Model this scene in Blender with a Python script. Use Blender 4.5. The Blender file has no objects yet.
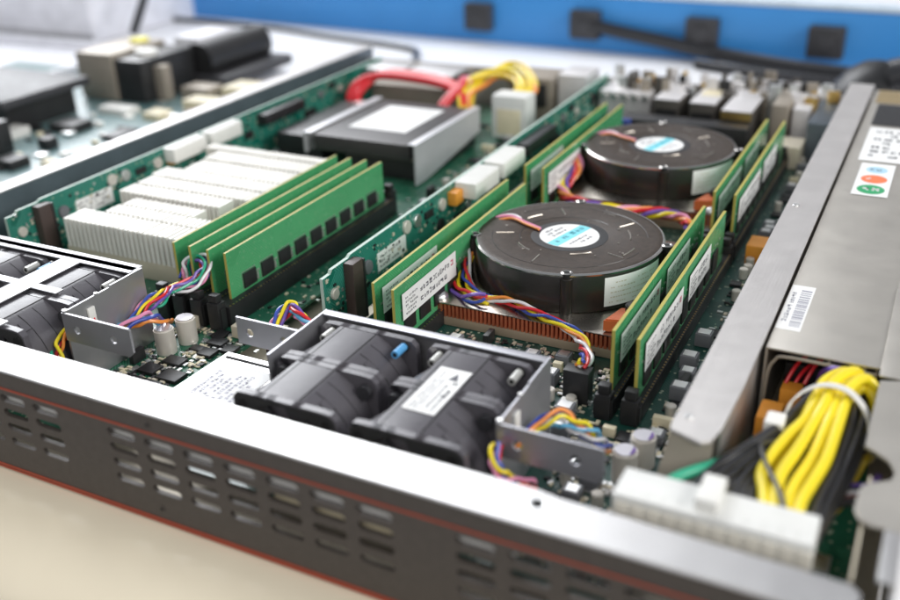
import bpy, bmesh, math, random
from mathutils import Vector, Matrix
random.seed(7)
S = 0.01            # every length below is in centimetres
C = bpy.context.scene.collection
PI = math.pi

# ------------------------------------------------------------------ materials
def mat(name, col, rough=.5, metal=0., var=.08, vs=60, bump=0., bs=300, spec=.5, coat=0., alpha=None, trans=0.):
    m = bpy.data.materials.new(name); m.use_nodes = True
    nt = m.node_tree; b = nt.nodes['Principled BSDF']
    b.inputs['Roughness'].default_value = rough; b.inputs['Metallic'].default_value = metal
    b.inputs['Specular IOR Level'].default_value = spec; b.inputs['Coat Weight'].default_value = coat
    b.inputs['Coat Roughness'].default_value = .15
    if trans: b.inputs['Transmission Weight'].default_value = trans
    tc = nt.nodes.new('ShaderNodeTexCoord')
    n = nt.nodes.new('ShaderNodeTexNoise'); n.inputs['Scale'].default_value = vs; n.inputs['Detail'].default_value = 5
    nt.links.new(tc.outputs['Object'], n.inputs['Vector'])
    r = nt.nodes.new('ShaderNodeValToRGB'); e = r.color_ramp.elements
    e[0].position = .3; e[1].position = .72
    e[0].color = tuple(max(0, c*(1-var)) for c in col)+(1,); e[1].color = tuple(min(1, c*(1+var)) for c in col)+(1,)
    nt.links.new(n.outputs['Fac'], r.inputs['Fac']); nt.links.new(r.outputs['Color'], b.inputs['Base Color'])
    mr = nt.nodes.new('ShaderNodeMapRange'); mr.inputs['To Min'].default_value = max(.03, rough*.82); mr.inputs['To Max'].default_value = min(1, rough*1.2)
    n2 = nt.nodes.new('ShaderNodeTexNoise'); n2.inputs['Scale'].default_value = vs*2.3; n2.inputs['Detail'].default_value = 6
    nt.links.new(tc.outputs['Object'], n2.inputs['Vector']); nt.links.new(n2.outputs['Fac'], mr.inputs['Value'])
    nt.links.new(mr.outputs['Result'], b.inputs['Roughness'])
    if bump:
        n3 = nt.nodes.new('ShaderNodeTexNoise'); n3.inputs['Scale'].default_value = bs; n3.inputs['Detail'].default_value = 4
        nt.links.new(tc.outputs['Object'], n3.inputs['Vector'])
        bp = nt.nodes.new('ShaderNodeBump'); bp.inputs['Strength'].default_value = bump; bp.inputs['Distance'].default_value = .0002
        nt.links.new(n3.outputs['Fac'], bp.inputs['Height']); nt.links.new(bp.outputs['Normal'], b.inputs['Normal'])
    return m

def pcb_mat(name, col, light, rough=.35, via=.75):
    m = mat(name, col, rough, coat=.15)
    nt = m.node_tree; b = nt.nodes['Principled BSDF']; tc = nt.nodes.new('ShaderNodeTexCoord')
    def mth(op, a, c):
        q = nt.nodes.new('ShaderNodeMath'); q.operation = op
        nt.links.new(a, q.inputs[0])
        if isinstance(c, (int, float)): q.inputs[1].default_value = c
        else: nt.links.new(c, q.inputs[1])
        return q.outputs[0]
    masks = []
    for rot, sc in ((0, 420), (PI/4, 360)):           # etched copper traces
        mp = nt.nodes.new('ShaderNodeMapping'); mp.inputs['Rotation'].default_value = (rot, 0, rot)
        nt.links.new(tc.outputs['Object'], mp.inputs['Vector'])
        w = nt.nodes.new('ShaderNodeTexWave'); w.wave_type = 'BANDS'; w.bands_direction = 'X' if rot else 'DIAGONAL'
        w.inputs['Scale'].default_value = sc; w.inputs['Distortion'].default_value = 1.2; w.inputs['Detail Scale'].default_value = .4
        nt.links.new(mp.outputs['Vector'], w.inputs['Vector'])
        masks.append(mth('GREATER_THAN', w.outputs['Fac'], .68))
    vb = nt.nodes.new('ShaderNodeTexVoronoi'); vb.inputs['Scale'].default_value = 75
    nt.links.new(tc.outputs['Object'], vb.inputs['Vector'])
    sp = nt.nodes.new('ShaderNodeSeparateColor'); nt.links.new(vb.outputs['Color'], sp.inputs['Color'])
    a = mth('MULTIPLY', masks[0], mth('GREATER_THAN', sp.outputs['Red'], .55))
    c = mth('MULTIPLY', masks[1], mth('LESS_THAN', sp.outputs['Red'], .35))
    tr = mth('MULTIPLY', mth('MAXIMUM', a, c), .7)
    vd = nt.nodes.new('ShaderNodeTexVoronoi'); vd.inputs['Scale'].default_value = 330      # vias and pads
    nt.links.new(tc.outputs['Object'], vd.inputs['Vector'])
    dots = mth('LESS_THAN', vd.outputs['Distance'], .2)
    old = b.inputs['Base Color'].links[0].from_socket
    mx = nt.nodes.new('ShaderNodeMix'); mx.data_type = 'RGBA'
    nt.links.new(tr, mx.inputs['Factor']); nt.links.new(old, mx.inputs['A']); mx.inputs['B'].default_value = light+(1,)
    mx2 = nt.nodes.new('ShaderNodeMix'); mx2.data_type = 'RGBA'
    nt.links.new(mth('MULTIPLY', dots, via), mx2.inputs['Factor']); nt.links.new(mx.outputs['Result'], mx2.inputs['A'])
    mx2.inputs['B'].default_value = (.45, .5, .38, 1)
    nt.links.new(mx2.outputs['Result'], b.inputs['Base Color'])
    return m

def brushed(name, col, rough, scale=(4, 400, 400), amt=.25, metal=1.):
    m = mat(name, col, rough, metal, var=.05)
    nt = m.node_tree; b = nt.nodes['Principled BSDF']; tc = nt.nodes.new('ShaderNodeTexCoord')
    mp = nt.nodes.new('ShaderNodeMapping'); mp.inputs['Scale'].default_value = scale
    n = nt.nodes.new('ShaderNodeTexNoise'); n.inputs['Scale'].default_value = 3; n.inputs['Detail'].default_value = 6
    nt.links.new(tc.outputs['Object'], mp.inputs['Vector']); nt.links.new(mp.outputs['Vector'], n.inputs['Vector'])
    bp = nt.nodes.new('ShaderNodeBump'); bp.inputs['Strength'].default_value = amt; bp.inputs['Distance'].default_value = .0002
    nt.links.new(n.outputs['Fac'], bp.inputs['Height']); nt.links.new(bp.outputs['Normal'], b.inputs['Normal'])
    return m

M = dict(
  zinc=brushed('zinc_steel', (.74,.71,.685), .40, (500, 5, 400), .3, .8),
  palem=mat('pale_metal', (.72,.70,.70), .4, .35, .1, 80),
  cagel=mat('bright_cage_steel', (.40,.40,.415), .42, .75, .08, 60, .1),
  bright=brushed('brushed_steel', (.62,.61,.605), .40, amt=.3, metal=.85),
  psu=mat('galvanised_steel', (.56,.53,.48), .45, .8, .06, 50, .12, 400),
  navy=mat('navy_plastic', (.02,.05,.25), .5),
  creamw=mat('cream_nylon', (.86,.82,.72), .4),
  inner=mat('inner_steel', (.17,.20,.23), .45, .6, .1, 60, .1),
  floorp=mat('floor_steel', (.50,.45,.36), .5, .25, .1, 60, .1),
  dark_t=mat('dark_taupe', (.10,.09,.08), .45, .3),
  bezel=mat('dark_brown_paint', (.070,.058,.050), .55, 0, .1, 300, .5, 1500),
  orange=mat('red_orange_paint', (.42,.065,.028), .5),
  hole=mat('black_recess', (.008,.008,.008), .8),
  pcb=pcb_mat('green_board', (.006,.095,.050), (.06,.26,.16)),
  pcb2=pcb_mat('dark_green_board', (.005,.045,.036), (.03,.12,.09)),
  riser=pcb_mat('teal_board', (.005,.13,.09), (.08,.34,.27)),
  palepcb=pcb_mat('pale_teal_board', (.11,.21,.22), (.3,.4,.4)),
  dimm=pcb_mat('module_green', (.065,.32,.13), (.10,.40,.18), .26, .12),
  dimmedge=mat('module_edge', (.46,.40,.09), .5),
  gold=mat('gold_contact', (.75,.52,.18), .3, 1),
  chip=mat('black_epoxy', (.016,.016,.017), .45, 0, .15, 200),
  black=mat('black_plastic', (.018,.018,.019), .42, 0, .2, 100, .1),
  fanpl=mat('charcoal_fan_plastic', (.085,.080,.092), .42, 0, .08, 80, .3, 1200, coat=.25),
  fandark=mat('fan_rotor_plastic', (.03,.03,.034), .4),
  white=mat('white_nylon', (.82,.81,.77), .45, 0, .04, 80),
  clearw=mat('milky_nylon', (.86,.86,.83), .35, 0, .04, 80, trans=.12),
  label=mat('white_label', (.86,.86,.85), .5, 0, .03, 100),
  ink=mat('grey_ink', (.10,.10,.12), .6),
  inkred=mat('pink_ink', (.6,.14,.2), .6),
  cyan=mat('cyan_ink', (.22,.72,.82), .5),
  lblue=mat('light_blue_ink', (.42,.66,.80), .5),
  green=mat('green_ink', (.03,.36,.14), .5),
  red=mat('orange_red_ink', (.85,.20,.08), .5),
  hs=mat('white_aluminium_fins', (.80,.78,.73), .5, .1, .06, 100),
  hsb=mat('cream_aluminium_base', (.62,.56,.44), .5, .2),
  coolbase=mat('tan_cooler_base', (.42,.33,.24), .45, .3),
  copper=mat('copper', (.85,.24,.12), .42, .75, .2, 150),
  steelp=mat('nickel_plate', (.46,.42,.37), .28, 1, .12, 60, .15),
  blower=mat('satin_black_housing', (.020,.017,.015), .3, 0, .2, 60, .15, coat=.25),
  blowert=mat('brown_black_lid', (.048,.034,.025), .5, .1, .3, 350, .6, 1800, spec=.32),
  silver=mat('silver', (.80,.80,.79), .3, .9),
  cap=mat('capacitor_sleeve', (.66,.62,.56), .4, .3),
  captop=mat('capacitor_top', (.62,.60,.64), .35, .5),
  purple=mat('purple_ink', (.16,.08,.32), .5),
  cream=mat('cream_connector', (.78,.70,.50), .5),
  copo=mat('orange_red_plastic', (.75,.16,.05), .4),
  orp=mat('orange_component', (.80,.32,.04), .45),
  grey=mat('grey_rubber', (.16,.165,.18), .5, 0, .1),
  pinblue=mat('blue_pin', (.10,.36,.68), .35),
  pinwhite=mat('metal_pin', (.60,.60,.57), .35, .45),
  table=mat('white_laminate', (.90,.90,.92), .35, 0, .02, 10),
  trim=mat('cream_table_edge', (.95,.84,.65), .3, 0, .07, 14),
  blue=mat('blue_laminate', (.055,.30,.72), .4, 0, .06, 8),
  blued=mat('pale_edge', (.60,.70,.80), .5),
  wall=mat('grey_wall', (.45,.45,.47), .7),
  socket=mat('dark_grey_clip', (.045,.045,.05), .5),
  ssd=mat('anthracite_drive_case', (.05,.047,.047), .4, .2, .08, 60, .15, 600),
  paper=mat('white_box_card', (.84,.84,.89), .6),
  tan=mat('taupe_metal', (.33,.29,.24), .5, .3),
  yellowst=mat('yellow_sticker', (.80,.72,.05), .5),
  tie=mat('milky_zip_tie', (.70,.69,.66), .35),
)
for n_, c_ in dict(w_yellow=(.90,.72,.02), w_yellow2=(.82,.60,.03), w_black=(.022,.022,.025), w_red=(.68,.02,.03), w_blue=(.04,.08,.42),
                   w_white=(.78,.76,.78), w_orange=(.85,.28,.05), w_green=(.02,.38,.22), w_purple=(.17,.09,.42), w_pink=(.80,.30,.48), w_brown=(.16,.05,.04), w_cyan=(.12,.42,.66)).items():
    M[n_] = mat(n_[2:]+'_insulation', c_, .33, 0, .05, 60, coat=.2)

# ------------------------------------------------------------------ mesh helper
ORI = {}
class MB:
    def __init__(s): s.bm = bmesh.new(); s.mi = 0
    def _fin(s, geom):
        for f in geom: f.material_index = s.mi
    def box(s, x0, x1, y0, y1, z0, z1, bev=0, rot=None):
        r = bmesh.ops.create_cube(s.bm, size=1)
        vs = r['verts']; cx, cy, cz = (x0+x1)/2, (y0+y1)/2, (z0+z1)/2
        for v in vs: v.co = Vector((v.co.x*(x1-x0), v.co.y*(y1-y0), v.co.z*(z1-z0)))
        es = list({e for v in vs for e in v.link_edges}); fs = list({f for v in vs for f in v.link_faces})
        s._fin(fs)
        if bev:
            q = bmesh.ops.bevel(s.bm, geom=es, offset=bev, segments=2, affect='EDGES', profile=.6)
            vs = list({v for f in q['faces'] for v in f.verts} | {v for v in vs if v.is_valid})
            s._fin({f for v in vs for f in v.link_faces})
        if rot is not None:
            for v in vs: v.co = rot @ v.co
        for v in vs: v.co += Vector((cx, cy, cz))
        return s
    def quad(s, a, b, c, d):
        f = s.bm.faces.new([s.bm.verts.new(p) for p in (a, b, c, d)]); f.material_index = s.mi; return s
    def prism(s, pts, h, bev=0):
        """pts: 3-D loop, h: extrusion vector"""
        h = Vector(h); n = len(pts)
        a = [s.bm.verts.new(p) for p in pts]; b = [s.bm.verts.new(Vector(p)+h) for p in pts]
        fs = [s.bm.faces.new(a[::-1]), s.bm.faces.new(b)]
        for i in range(n): fs.append(s.bm.faces.new((a[i], a[(i+1) % n], b[(i+1) % n], b[i])))
        s._fin(fs)
        if bev:
            es = list({e for f in fs[:2] for e in f.edges})
            q = bmesh.ops.bevel(s.bm, geom=es, offset=bev, segments=2, affect='EDGES'); s._fin(q['faces'])
        return s
    def cyl(s, c, r, h, axis='z', seg=32, r2=None, bev=0):
        c = Vector(c); r2 = r if r2 is None else r2
        ax = {'x': (Vector((0,1,0)), Vector((0,0,1)), Vector((1,0,0))), 'y': (Vector((0,0,1)), Vector((1,0,0)), Vector((0,1,0))), 'z': (Vector((1,0,0)), Vector((0,1,0)), Vector((0,0,1)))}[axis]
        A = []; B = []
        for i in range(seg):
            t = 2*PI*i/seg; d = ax[0]*math.cos(t)+ax[1]*math.sin(t)
            A.append(s.bm.verts.new(c+d*r)); B.append(s.bm.verts.new(c+ax[2]*h+d*r2))
        fs = [s.bm.faces.new(A[::-1]), s.bm.faces.new(B)]
        for i in range(seg): fs.append(s.bm.faces.new((A[i], A[(i+1) % seg], B[(i+1) % seg], B[i])))
        s._fin(fs)
        if bev:
            q = bmesh.ops.bevel(s.bm, geom=list(fs[1].edges), offset=bev, segments=3, affect='EDGES'); s._fin(q['faces'])
        return s
    def lathe(s, c, prof, seg=48):
        c = Vector(c); rings = []
        for r, z in prof: rings.append([s.bm.verts.new(c+Vector((r*math.cos(2*PI*i/seg), r*math.sin(2*PI*i/seg), z))) for i in range(seg)])
        fs = []
        for a, b in zip(rings, rings[1:]):
            for i in range(seg): fs.append(s.bm.faces.new((a[i], a[(i+1) % seg], b[(i+1) % seg], b[i])))
        s._fin(fs); return s
    def tube(s, pts, r, seg=8, sub=5):
        P = [Vector(p) for p in pts]; Q = []
        for i in range(len(P)-1):
            p0 = P[max(0, i-1)]; p1 = P[i]; p2 = P[i+1]; p3 = P[min(len(P)-1, i+2)]
            for k in range(sub):
                t = k/sub
                Q.append(.5*((2*p1)+(p2-p0)*t+(2*p0-5*p1+4*p2-p3)*t*t+(3*p1-p0-3*p2+p3)*t**3))
        Q.append(P[-1]); up = Vector((0,0,1)); prev = None; rings = []
        for i, q in enumerate(Q):
            d = (Q[min(i+1, len(Q)-1)]-Q[max(0, i-1)]).normalized()
            if prev is None: prev = d.cross(up) if abs(d.z) < .95 else d.cross(Vector((1,0,0)))
            u = (prev-d*prev.dot(d)).normalized(); prev = u; v = d.cross(u)
            rings.append([s.bm.verts.new(q+(u*math.cos(2*PI*k/seg)+v*math.sin(2*PI*k/seg))*r) for k in range(seg)])
        fs = [s.bm.faces.new(rings[0][::-1]), s.bm.faces.new(rings[-1])]
        for a, b in zip(rings, rings[1:]):
            for k in range(seg): fs.append(s.bm.faces.new((a[k], a[(k+1) % seg], b[(k+1) % seg], b[k])))
        s._fin(fs); return s
    def sheet_xy(s, pts, z0, z1, bev=0): return s.prism([(x, y, z0) for x, y in pts], (0, 0, z1-z0), bev)
    def build(s, name, m, parent=None, world=True, smooth=True):
        """world=True: coordinates are scene coordinates, False: relative to the parent's thing"""
        ms = m if isinstance(m, (list, tuple)) else [m]
        off = Vector((0,0,0))
        if parent is not None and world: off = ORI[parent.name]
        for v in s.bm.verts: v.co = (v.co-off)*S
        bmesh.ops.recalc_face_normals(s.bm, faces=s.bm.faces)
        me = bpy.data.meshes.new(name); s.bm.to_mesh(me); s.bm.free()
        for k in ms: me.materials.append(M[k])
        if smooth:
            me.polygons.foreach_set('use_smooth', [True]*len(me.polygons))
            try: me.set_sharp_from_angle(angle=math.radians(38))
            except Exception: pass
        o = bpy.data.objects.new(name, me); C.objects.link(o)
        if parent is not None: o.parent = parent
        ORI[o.name] = off.copy() if parent is not None else Vector((0,0,0))
        return o

def thing(name, label, cat, loc=(0,0,0), group=None, rz=0):
    o = bpy.data.objects.new(name, None); C.objects.link(o); o.empty_display_size = .01
    o.location = Vector(loc)*S; o.rotation_euler = (0, 0, rz); ORI[o.name] = Vector(loc)
    o['label'] = label; o['category'] = cat
    if group: o['group'] = group
    return o
def struct(o): o['kind'] = 'structure'; return o
def tag(o, label, cat, group=None):
    o['label'] = label; o['category'] = cat
    if group: o['group'] = group
    return o
def dup(root, loc, label, rz=None):
    """copy of a thing with its parts and sub-parts"""
    r = root.copy(); C.objects.link(r); r.location = Vector(loc)*S; r['label'] = label; ORI[r.name] = Vector(loc)
    if rz is not None: r.rotation_euler = (0, 0, rz)
    for ch in list(root.children):
        c = ch.copy(); C.objects.link(c); c.parent = r
        for g in list(ch.children):
            d = g.copy(); C.objects.link(d); d.parent = c
    return r

def marks(mb, o, u, v, w, h, rows, fill=.75, seed=0, size=.55):
    """tiny printed strokes, too small to read, in rows on a plane (o = corner, u along, v up)"""
    R = random.Random(seed); o = Vector(o); u = Vector(u).normalized(); v = Vector(v).normalized()
    rh = h/rows
    for i in range(rows):
        x = 0; y = rh*(i+.2); end = w*R.uniform(fill, 1)
        while x < end:
            cw = rh*size*R.uniform(.5, 1.1); ch = rh*size*R.uniform(.7, 1.1)
            if R.random() < .85:
                t = min(cw, ch)*.34
                for a, b, c, d in R.sample([(0,0,t,ch), (cw-t,0,cw,ch), (0,0,cw,t), (0,ch-t,cw,ch), (0,ch*.45,cw,ch*.45+t)], 3):
                    p = o+u*(x+a)+v*(y+b)
                    mb.quad(p, p+u*(c-a), p+u*(c-a)+v*(d-b), p+v*(d-b))
            x += cw*1.5
    return mb
def bars(mb, o, u, v, w, h, seed=0, n=26):
    R = random.Random(seed); o = Vector(o); u = Vector(u).normalized(); v = Vector(v).normalized(); x = 0
    while x < w:
        a = w/n*R.uniform(.25, 1.0)
        p = o+u*x; mb.quad(p, p+u*a, p+u*a+v*h, p+v*h); x += a+w/n*R.uniform(.3, .9)
    return mb

# ------------------------------------------------------------------ the setting
struct(MB().box(-220, 160, 18.6, 130, -3, -.02).build('table', 'table'))
prof = [(18.58, -3), (18.58, -.02), (17.0, -.04)] + [(17.0-3.2*math.sin(t), -1.64+1.6*math.cos(t)) for t in [PI/2*k/10 for k in range(1, 11)]] + [(13.8, -5)]
struct(MB().prism([(-220, y, z) for y, z in prof] + [(-220, 18.58, -5)], (380, 0, 0)).build('table_edge', 'trim'))
struct(MB().box(-400, 300, -200, 260, -72, -70).build('floor', 'wall'))
struct(MB().box(-300, 300, 200, 203, -70, 240).build('wall', 'wall'))

# blue panel standing behind the bench
def bl(x): return 94.0-(x+86)*.062
t = thing('back_panel', 'long blue panel with pale top edge standing at the back of the white table', 'panel', (-30, 90.5, 0))
a0 = math.atan(-.062)
rot = Matrix.Rotation(a0, 3, 'Z')
MB().box(-86, 30, 91-.9, 91+.9, 0, 5.1, .15, rot).build('board', 'blue', t)
MB().box(-86, 30, 91-1.0, 91+1.1, 5.1, 5.55, .1, rot).build('edge_trim', 'blued', t)
for i, x in enumerate((-43.2, -31.6, -20.3, -9.6)):
    y = 91-(x+28)*.062-.9
    lab = ('leftmost dark clip on the blue panel, above the red cable', 'second dark clip from the left on the blue panel', 'third dark clip on the blue panel, above the silver port boxes', 'rightmost dark clip on the blue panel')[i]
    c = thing('panel_clip', lab, 'clip', (x, y, 1.2), 'dark clips on the blue panel')
    MB().box(x-1.5, x+1.5, y-1.1, y, 1.2, 3.9, .25, rot).build('body', 'socket', c)
    MB().box(x-.7, x+.7, y-1.35, y-1.0, 1.8, 3.2, .1, rot).build('latch', 'socket', c)
tag(MB().tube([(-86, 90, .3), (-70, 89.5, .3), (-59, 87, .3), (-48, 84.5, .3), (-45, 80, .3), (-42, 76, .3)], .28).build('thin_cable', 'w_black'), 'thin dark cable lying on the white table behind the red cables', 'cable')
tag(MB().tube([(-32, 89.6, 2.9), (-29, 89.3, 2.3), (-24, 88.8, 1.7), (-20.2, 88.3, 1.2), (-15, 87, .9), (-9, 85.5, .75), (0, 84.5, .75), (14, 84, .75)], .62, 10).build('thick_cable', 'w_black'), 'thick black cable sagging along the foot of the blue panel', 'cable')
tag(MB().tube([(-20, 86.3, .45), (-14, 84.3, .45), (-8, 83.3, .45), (0, 82.6, .45), (14, 82, .45)], .42, 10).build('black_cable', 'w_black'), 'black cable lying on the table just behind the silver ports', 'cable')
t = thing('power_plug', 'black moulded plug and cord behind the far end of the power supply', 'plug', (-2, 76, 2))
MB().lathe((-4.4, 76.5, .02), [(3.6, 0), (3.5, .9), (3.0, 2.1), (2.2, 3.1), (1.2, 3.7), (.001, 3.9)], 40).build('plug_body', 'black', t)
MB().tube([(-3.4, 75.5, 2.8), (0, 75.5, 3.6), (5, 76, 3.4), (15, 78, 2)], 1.5, 16).build('cord', 'w_black', t)

# ------------------------------------------------------------------ neighbours on the left
t = thing('cardboard_box', 'large white box at the back left corner of the table', 'box', (-103, 86, 0))
MB().box(-125, -83, 77, 95, 0, 11, .3).build('carton', 'paper', t)
MB().box(-125, -82.9, 76.9, 77.0, 0.1, .9).build('base_band', 'wall', t)
t = thing('white_tray', 'flat white tray with raised rim behind the second circuit board', 'tray', (-86, 66, 0))
MB().box(-112, -72, 57, 73, 0, .5, .15).build('base', 'paper', t)
MB().box(-112, -72, 72.4, 73, .5, 1.3, .1).box(-72.6, -72, 57, 72.4, .5, 1.3, .1).build('rim', 'paper', t)
tag(MB().tube([(-75, 75, 2), (-76, 79, 6), (-78.5, 84, 11), (-80, 88, 15)], .45, 8).build('antenna_rod', 'socket'), 'thin dark rod leaning up from the second circuit board', 'rod')
t = thing('spare_circuit_board', 'blurred pale teal circuit board lying on the table left of the server', 'circuit board', (-58, 55, 0))
MB().box(-82, -46.2, 30, 66, .35, .55).build('board', 'palepcb', t)
for x, y, dx, dy, h, k in ((-58, 50, 1.2, 1, .5, 'chip'), (-54, 55, .8, .8, .4, 'cream'), (-51.5, 58, 1.8, .9, .7, 'cream'), (-50.6, 62, 1.6, 1.3, .9, 'cream'), (-61, 46, 1, 2, .5, 'white'),
                           (-56, 46, .5, .5, .6, 'chip'), (-53, 50, .7, 1.2, .3, 'chip'), (-50.5, 50, .6, .6, .4, 'white'), (-54.5, 61, 1.4, 1, .8, 'tan'), (-58, 55, 1.5, .7, .4, 'white'), (-49.4, 54.5, .6, 1.8, .6, 'white'), (-55, 42, .8, .8, .5, 'chip')):
    MB().box(x-dx, x+dx, y-dy, y+dy, .55, .55+h*1.3, .05).build('component', k, t)
R = random.Random(5)
for k in range(80):
    x = R.uniform(-61, -47); y = R.uniform(36, 64); a = R.uniform(.1, .45); b = R.uniform(.1, .4)
    MB().box(x-a, x+a, y-b, y+b, .55, .55+R.uniform(.1, .35), .03).build('component', R.choice(('chip', 'white', 'cream', 'silver', 'tan')), t)
for i in range(9):
    MB().box(-66+i*1.0, -65.5+i*1.0, 33, 38.5, .55, 1.9).build('connector', 'black', t)
t = thing('port_block', 'tall taupe and black port block with yellow sticker on second board', 'port block', (-61, 61, .6))
MB().box(-64.5, -60.5, 57.5, 64, .6, 4.4, .2).build('shell', 'tan', t)
MB().box(-60.48, -57.6, 57.7, 64, .6, 4.0, .15).build('socket_block', 'black', t)
MB().cyl((-62, 62.5, 4.42), .8, .25, 'z', 20).build('sticker', 'yellowst', t)
MB().cyl((-59, 60, 4.0), .9, .4, 'z', 20).build('cap', 'white', t)
MB().box(-57.58, -56.6, 59, 60, .6, 3.4, .05).build('bracket', 'tan', t)
t = thing('black_heatsink', 'rounded black module lying behind the port block on the second board', 'module', (-57, 68, .6))
MB().cyl((-57.6, 64.5, 2.6), 1.5, 9, 'y', 20, bev=.4).build('barrel', 'black', t)
MB().box(-59, -54.6, 64, 74, .6, 1.5, .2).build('base', 'socket', t)
MB().box(-61.5, -58.5, 66, 71, 3.2, 4.2, .3).build('lid', 'paper', t)
t = thing('drive_cover', 'flat dark grey cover resting over black connectors at the left edge', 'cover', (-66, 50, .6))
MB().box(-78, -60.5, 46.5, 55, 2.6, 3.3, .2).build('cover', 'socket', t)
MB().box(-77, -61.5, 47.5, 54, .6, 2.6).build('base', 'black', t)
t = thing('black_connector', 'black block with small beige part at the left frame edge', 'connector', (-62, 43, .6))
MB().box(-63.5, -57.5, 42.2, 44.4, .6, 2.9, .15).build('shell', 'black', t)
MB().box(-60.6, -59.8, 42.0, 42.2, 1.0, 2.0, .05).build('pin', 'cream', t)

# ------------------------------------------------------------------ chassis
ch = thing('server_chassis', 'open rack server case with dark slotted front and orange lines', 'server case', (-20.5, 18, 0))
MB().box(-42.7, .9, 18.2, 67.5, 0.02, .14).build('floor_pan', 'floorp', ch)
# front panel with real slots
bm = bmesh.new(); edges = []
def loop(pts):
    vs = [bm.verts.new(p) for p in pts]
    for i in range(len(vs)): edges.append(bm.edges.new((vs[i], vs[(i+1) % len(vs)])))
loop([(-46, 18, .02), (1.3, 18, .02), (1.3, 18, 4.3), (-46, 18, 4.3)])
cols = [-33.4+1.56*k for k in range(6)] + [-22.2+1.575*k for k in range(7)] + [-9.6+1.57*k for k in range(6)]
for x0 in cols:
    for z in (3.24, 2.66, 2.06, 1.45):
        r = .155; x1 = x0+1.2; pts = []
        for k in range(7): a = PI/2+PI*k/6; pts.append((x0+r+r*math.cos(a), 18, z+r*math.sin(a)))
        for k in range(7): a = -PI/2+PI*k/6; pts.append((x1-r+r*math.cos(a), 18, z+r*math.sin(a)))
        loop(pts)
bmesh.ops.triangle_fill(bm, use_beauty=True, use_dissolve=False, edges=edges)
g = bmesh.ops.extrude_face_region(bm, geom=list(bm.faces))
for v in g['geom']:
    if isinstance(v, bmesh.types.BMVert): v.co.y += .16
mbp = MB(); mbp.bm.free(); mbp.bm = bm
panel = mbp.build('front_panel', 'bezel', ch, smooth=False)
MB().box(-46, 1.3, 17.97, 18.0, 3.63, 3.685).build('stripe', 'orange', panel)
MB().box(-46, 1.3, 17.97, 18.0, .05, .11).build('stripe', 'orange', panel)
MB().box(-46, 1.3, 17.97, 18.0, .17, .23).build('stripe', 'orange', panel)
for x, z in ((-20.3, 3.98), (-20.4, .66), (-34.6, .7)):
    MB().cyl((x, 17.98, z), .14, .03, 'y', 20).build('screw', 'bezel', panel)
    MB().cyl((x, 17.965, z), .07, .02, 'y', 6).build('screw', 'hole', panel)
# bright folded lip
lip = MB().sheet_xy([(-46, 18.0), (.05, 18.0), (.35, 18.25), (.35, 19.0), (.1, 19.25), (-7.2, 19.4), (-7.8, 19.5), (-46, 19.5)], 4.3, 4.4, .03)
lip.box(-46, 1.2, 18.17, 18.25, 3.8, 4.3)
lip.build('top_lip', 'bright', ch)
MB().lathe((-7.6, 18.95, 4.4), [(.34, .001), (.3, .012), (.19, .012), (.17, .002)], 24).build('screw_hole', 'silver', ch)
MB().cyl((-7.6, 18.95, 4.395), .17, .009, 'z', 20).build('screw_hole', 'hole', ch)
MB().cyl((-20.3, 18.9, 4.39), .09, .02, 'z', 16).build('screw_hole', 'hole', ch)
# pale strips seen through the slots
MB().box(-46, -8.0, 18.3, 18.9, 2.8, 3.2, .05).build('inner_strip', 'label', ch)
MB().box(-16.0, -10.9, 18.40, 18.7, 2.2, 2.62, .05).build('inner_strip', 'cream', ch)
MB().box(-16.9, -10.9, 18.45, 18.6, 1.85, 1.98, .03).build('inner_strip', 'label', ch)
for k, (x, z) in enumerate(((-24.9, 2.5), (-26.3, 2.55), (-21.6, 1.95), (-20.1, 1.35), (-19.9, 1.9), (-18.4, 1.9), (-17.2, 2.5), (-17.0, 1.9), (-16.7, 2.45), (-21.3, 1.3), (-9.0, 2.5))):
    MB().box(x-.35, x+.25, 18.4, 18.6, z-.06, z+.07, .02).build('inner_clip', 'silver', ch)
# left wall with folded flange
wl = MB().box(-42.85, -42.75, 18.2, 67.5, .15, 4.3).box(-42.85, -41.75, 18.2+1.4, 67.5, 4.3, 4.4, .03)
wl.build('side_wall', 'palem', ch)
MB().box(-41.9, -41.8, 19.6, 67.5, .15, 4.28).build('inner_wall', 'inner', ch)
MB().box(-42.7, -41.95, 66.5, 67.4, .2, 4.28).build('wall_end', 'inner', ch)
# divider bar
dv = MB().prism([(-5.45, 24.1, 4.4), (-5.38, 23.75, 4.4), (-4.4, 23.4, 4.4), (-4.15, 23.6, 4.4), (-4.02, 24.4, 4.4), (-3.93, 27, 4.4), (-3.97, 67.2, 4.4), (-5.45, 67.2, 4.4)], (0, 0, -.12), .03)
dv.box(-4.13, -4.03, 24.4, 67.2, .15, 4.28).box(-5.45, -5.37, 24.0, 67.2, .9, 4.28)
MB().prism([(-5.4, 23.85, 4.25), (-4.15, 23.95, 4.25), (-4.15, 22.9, 1.0), (-5.9, 22.6, 1.0)], (0, .08, 0)).build('end_plate', 'tan', ch)
dv.build('divider_bar', 'zinc', ch)
for y in (24.6, 43.5): MB().cyl((-5.05, y, 4.4), .15, .06, 'z', 16, bev=.04).build('screw', 'silver', ch)
# rear panel
rp = MB().box(-42, -5.5, 66.6, 66.75, .15, 3.6)
rp.build('rear_panel', 'zinc', ch)
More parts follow.
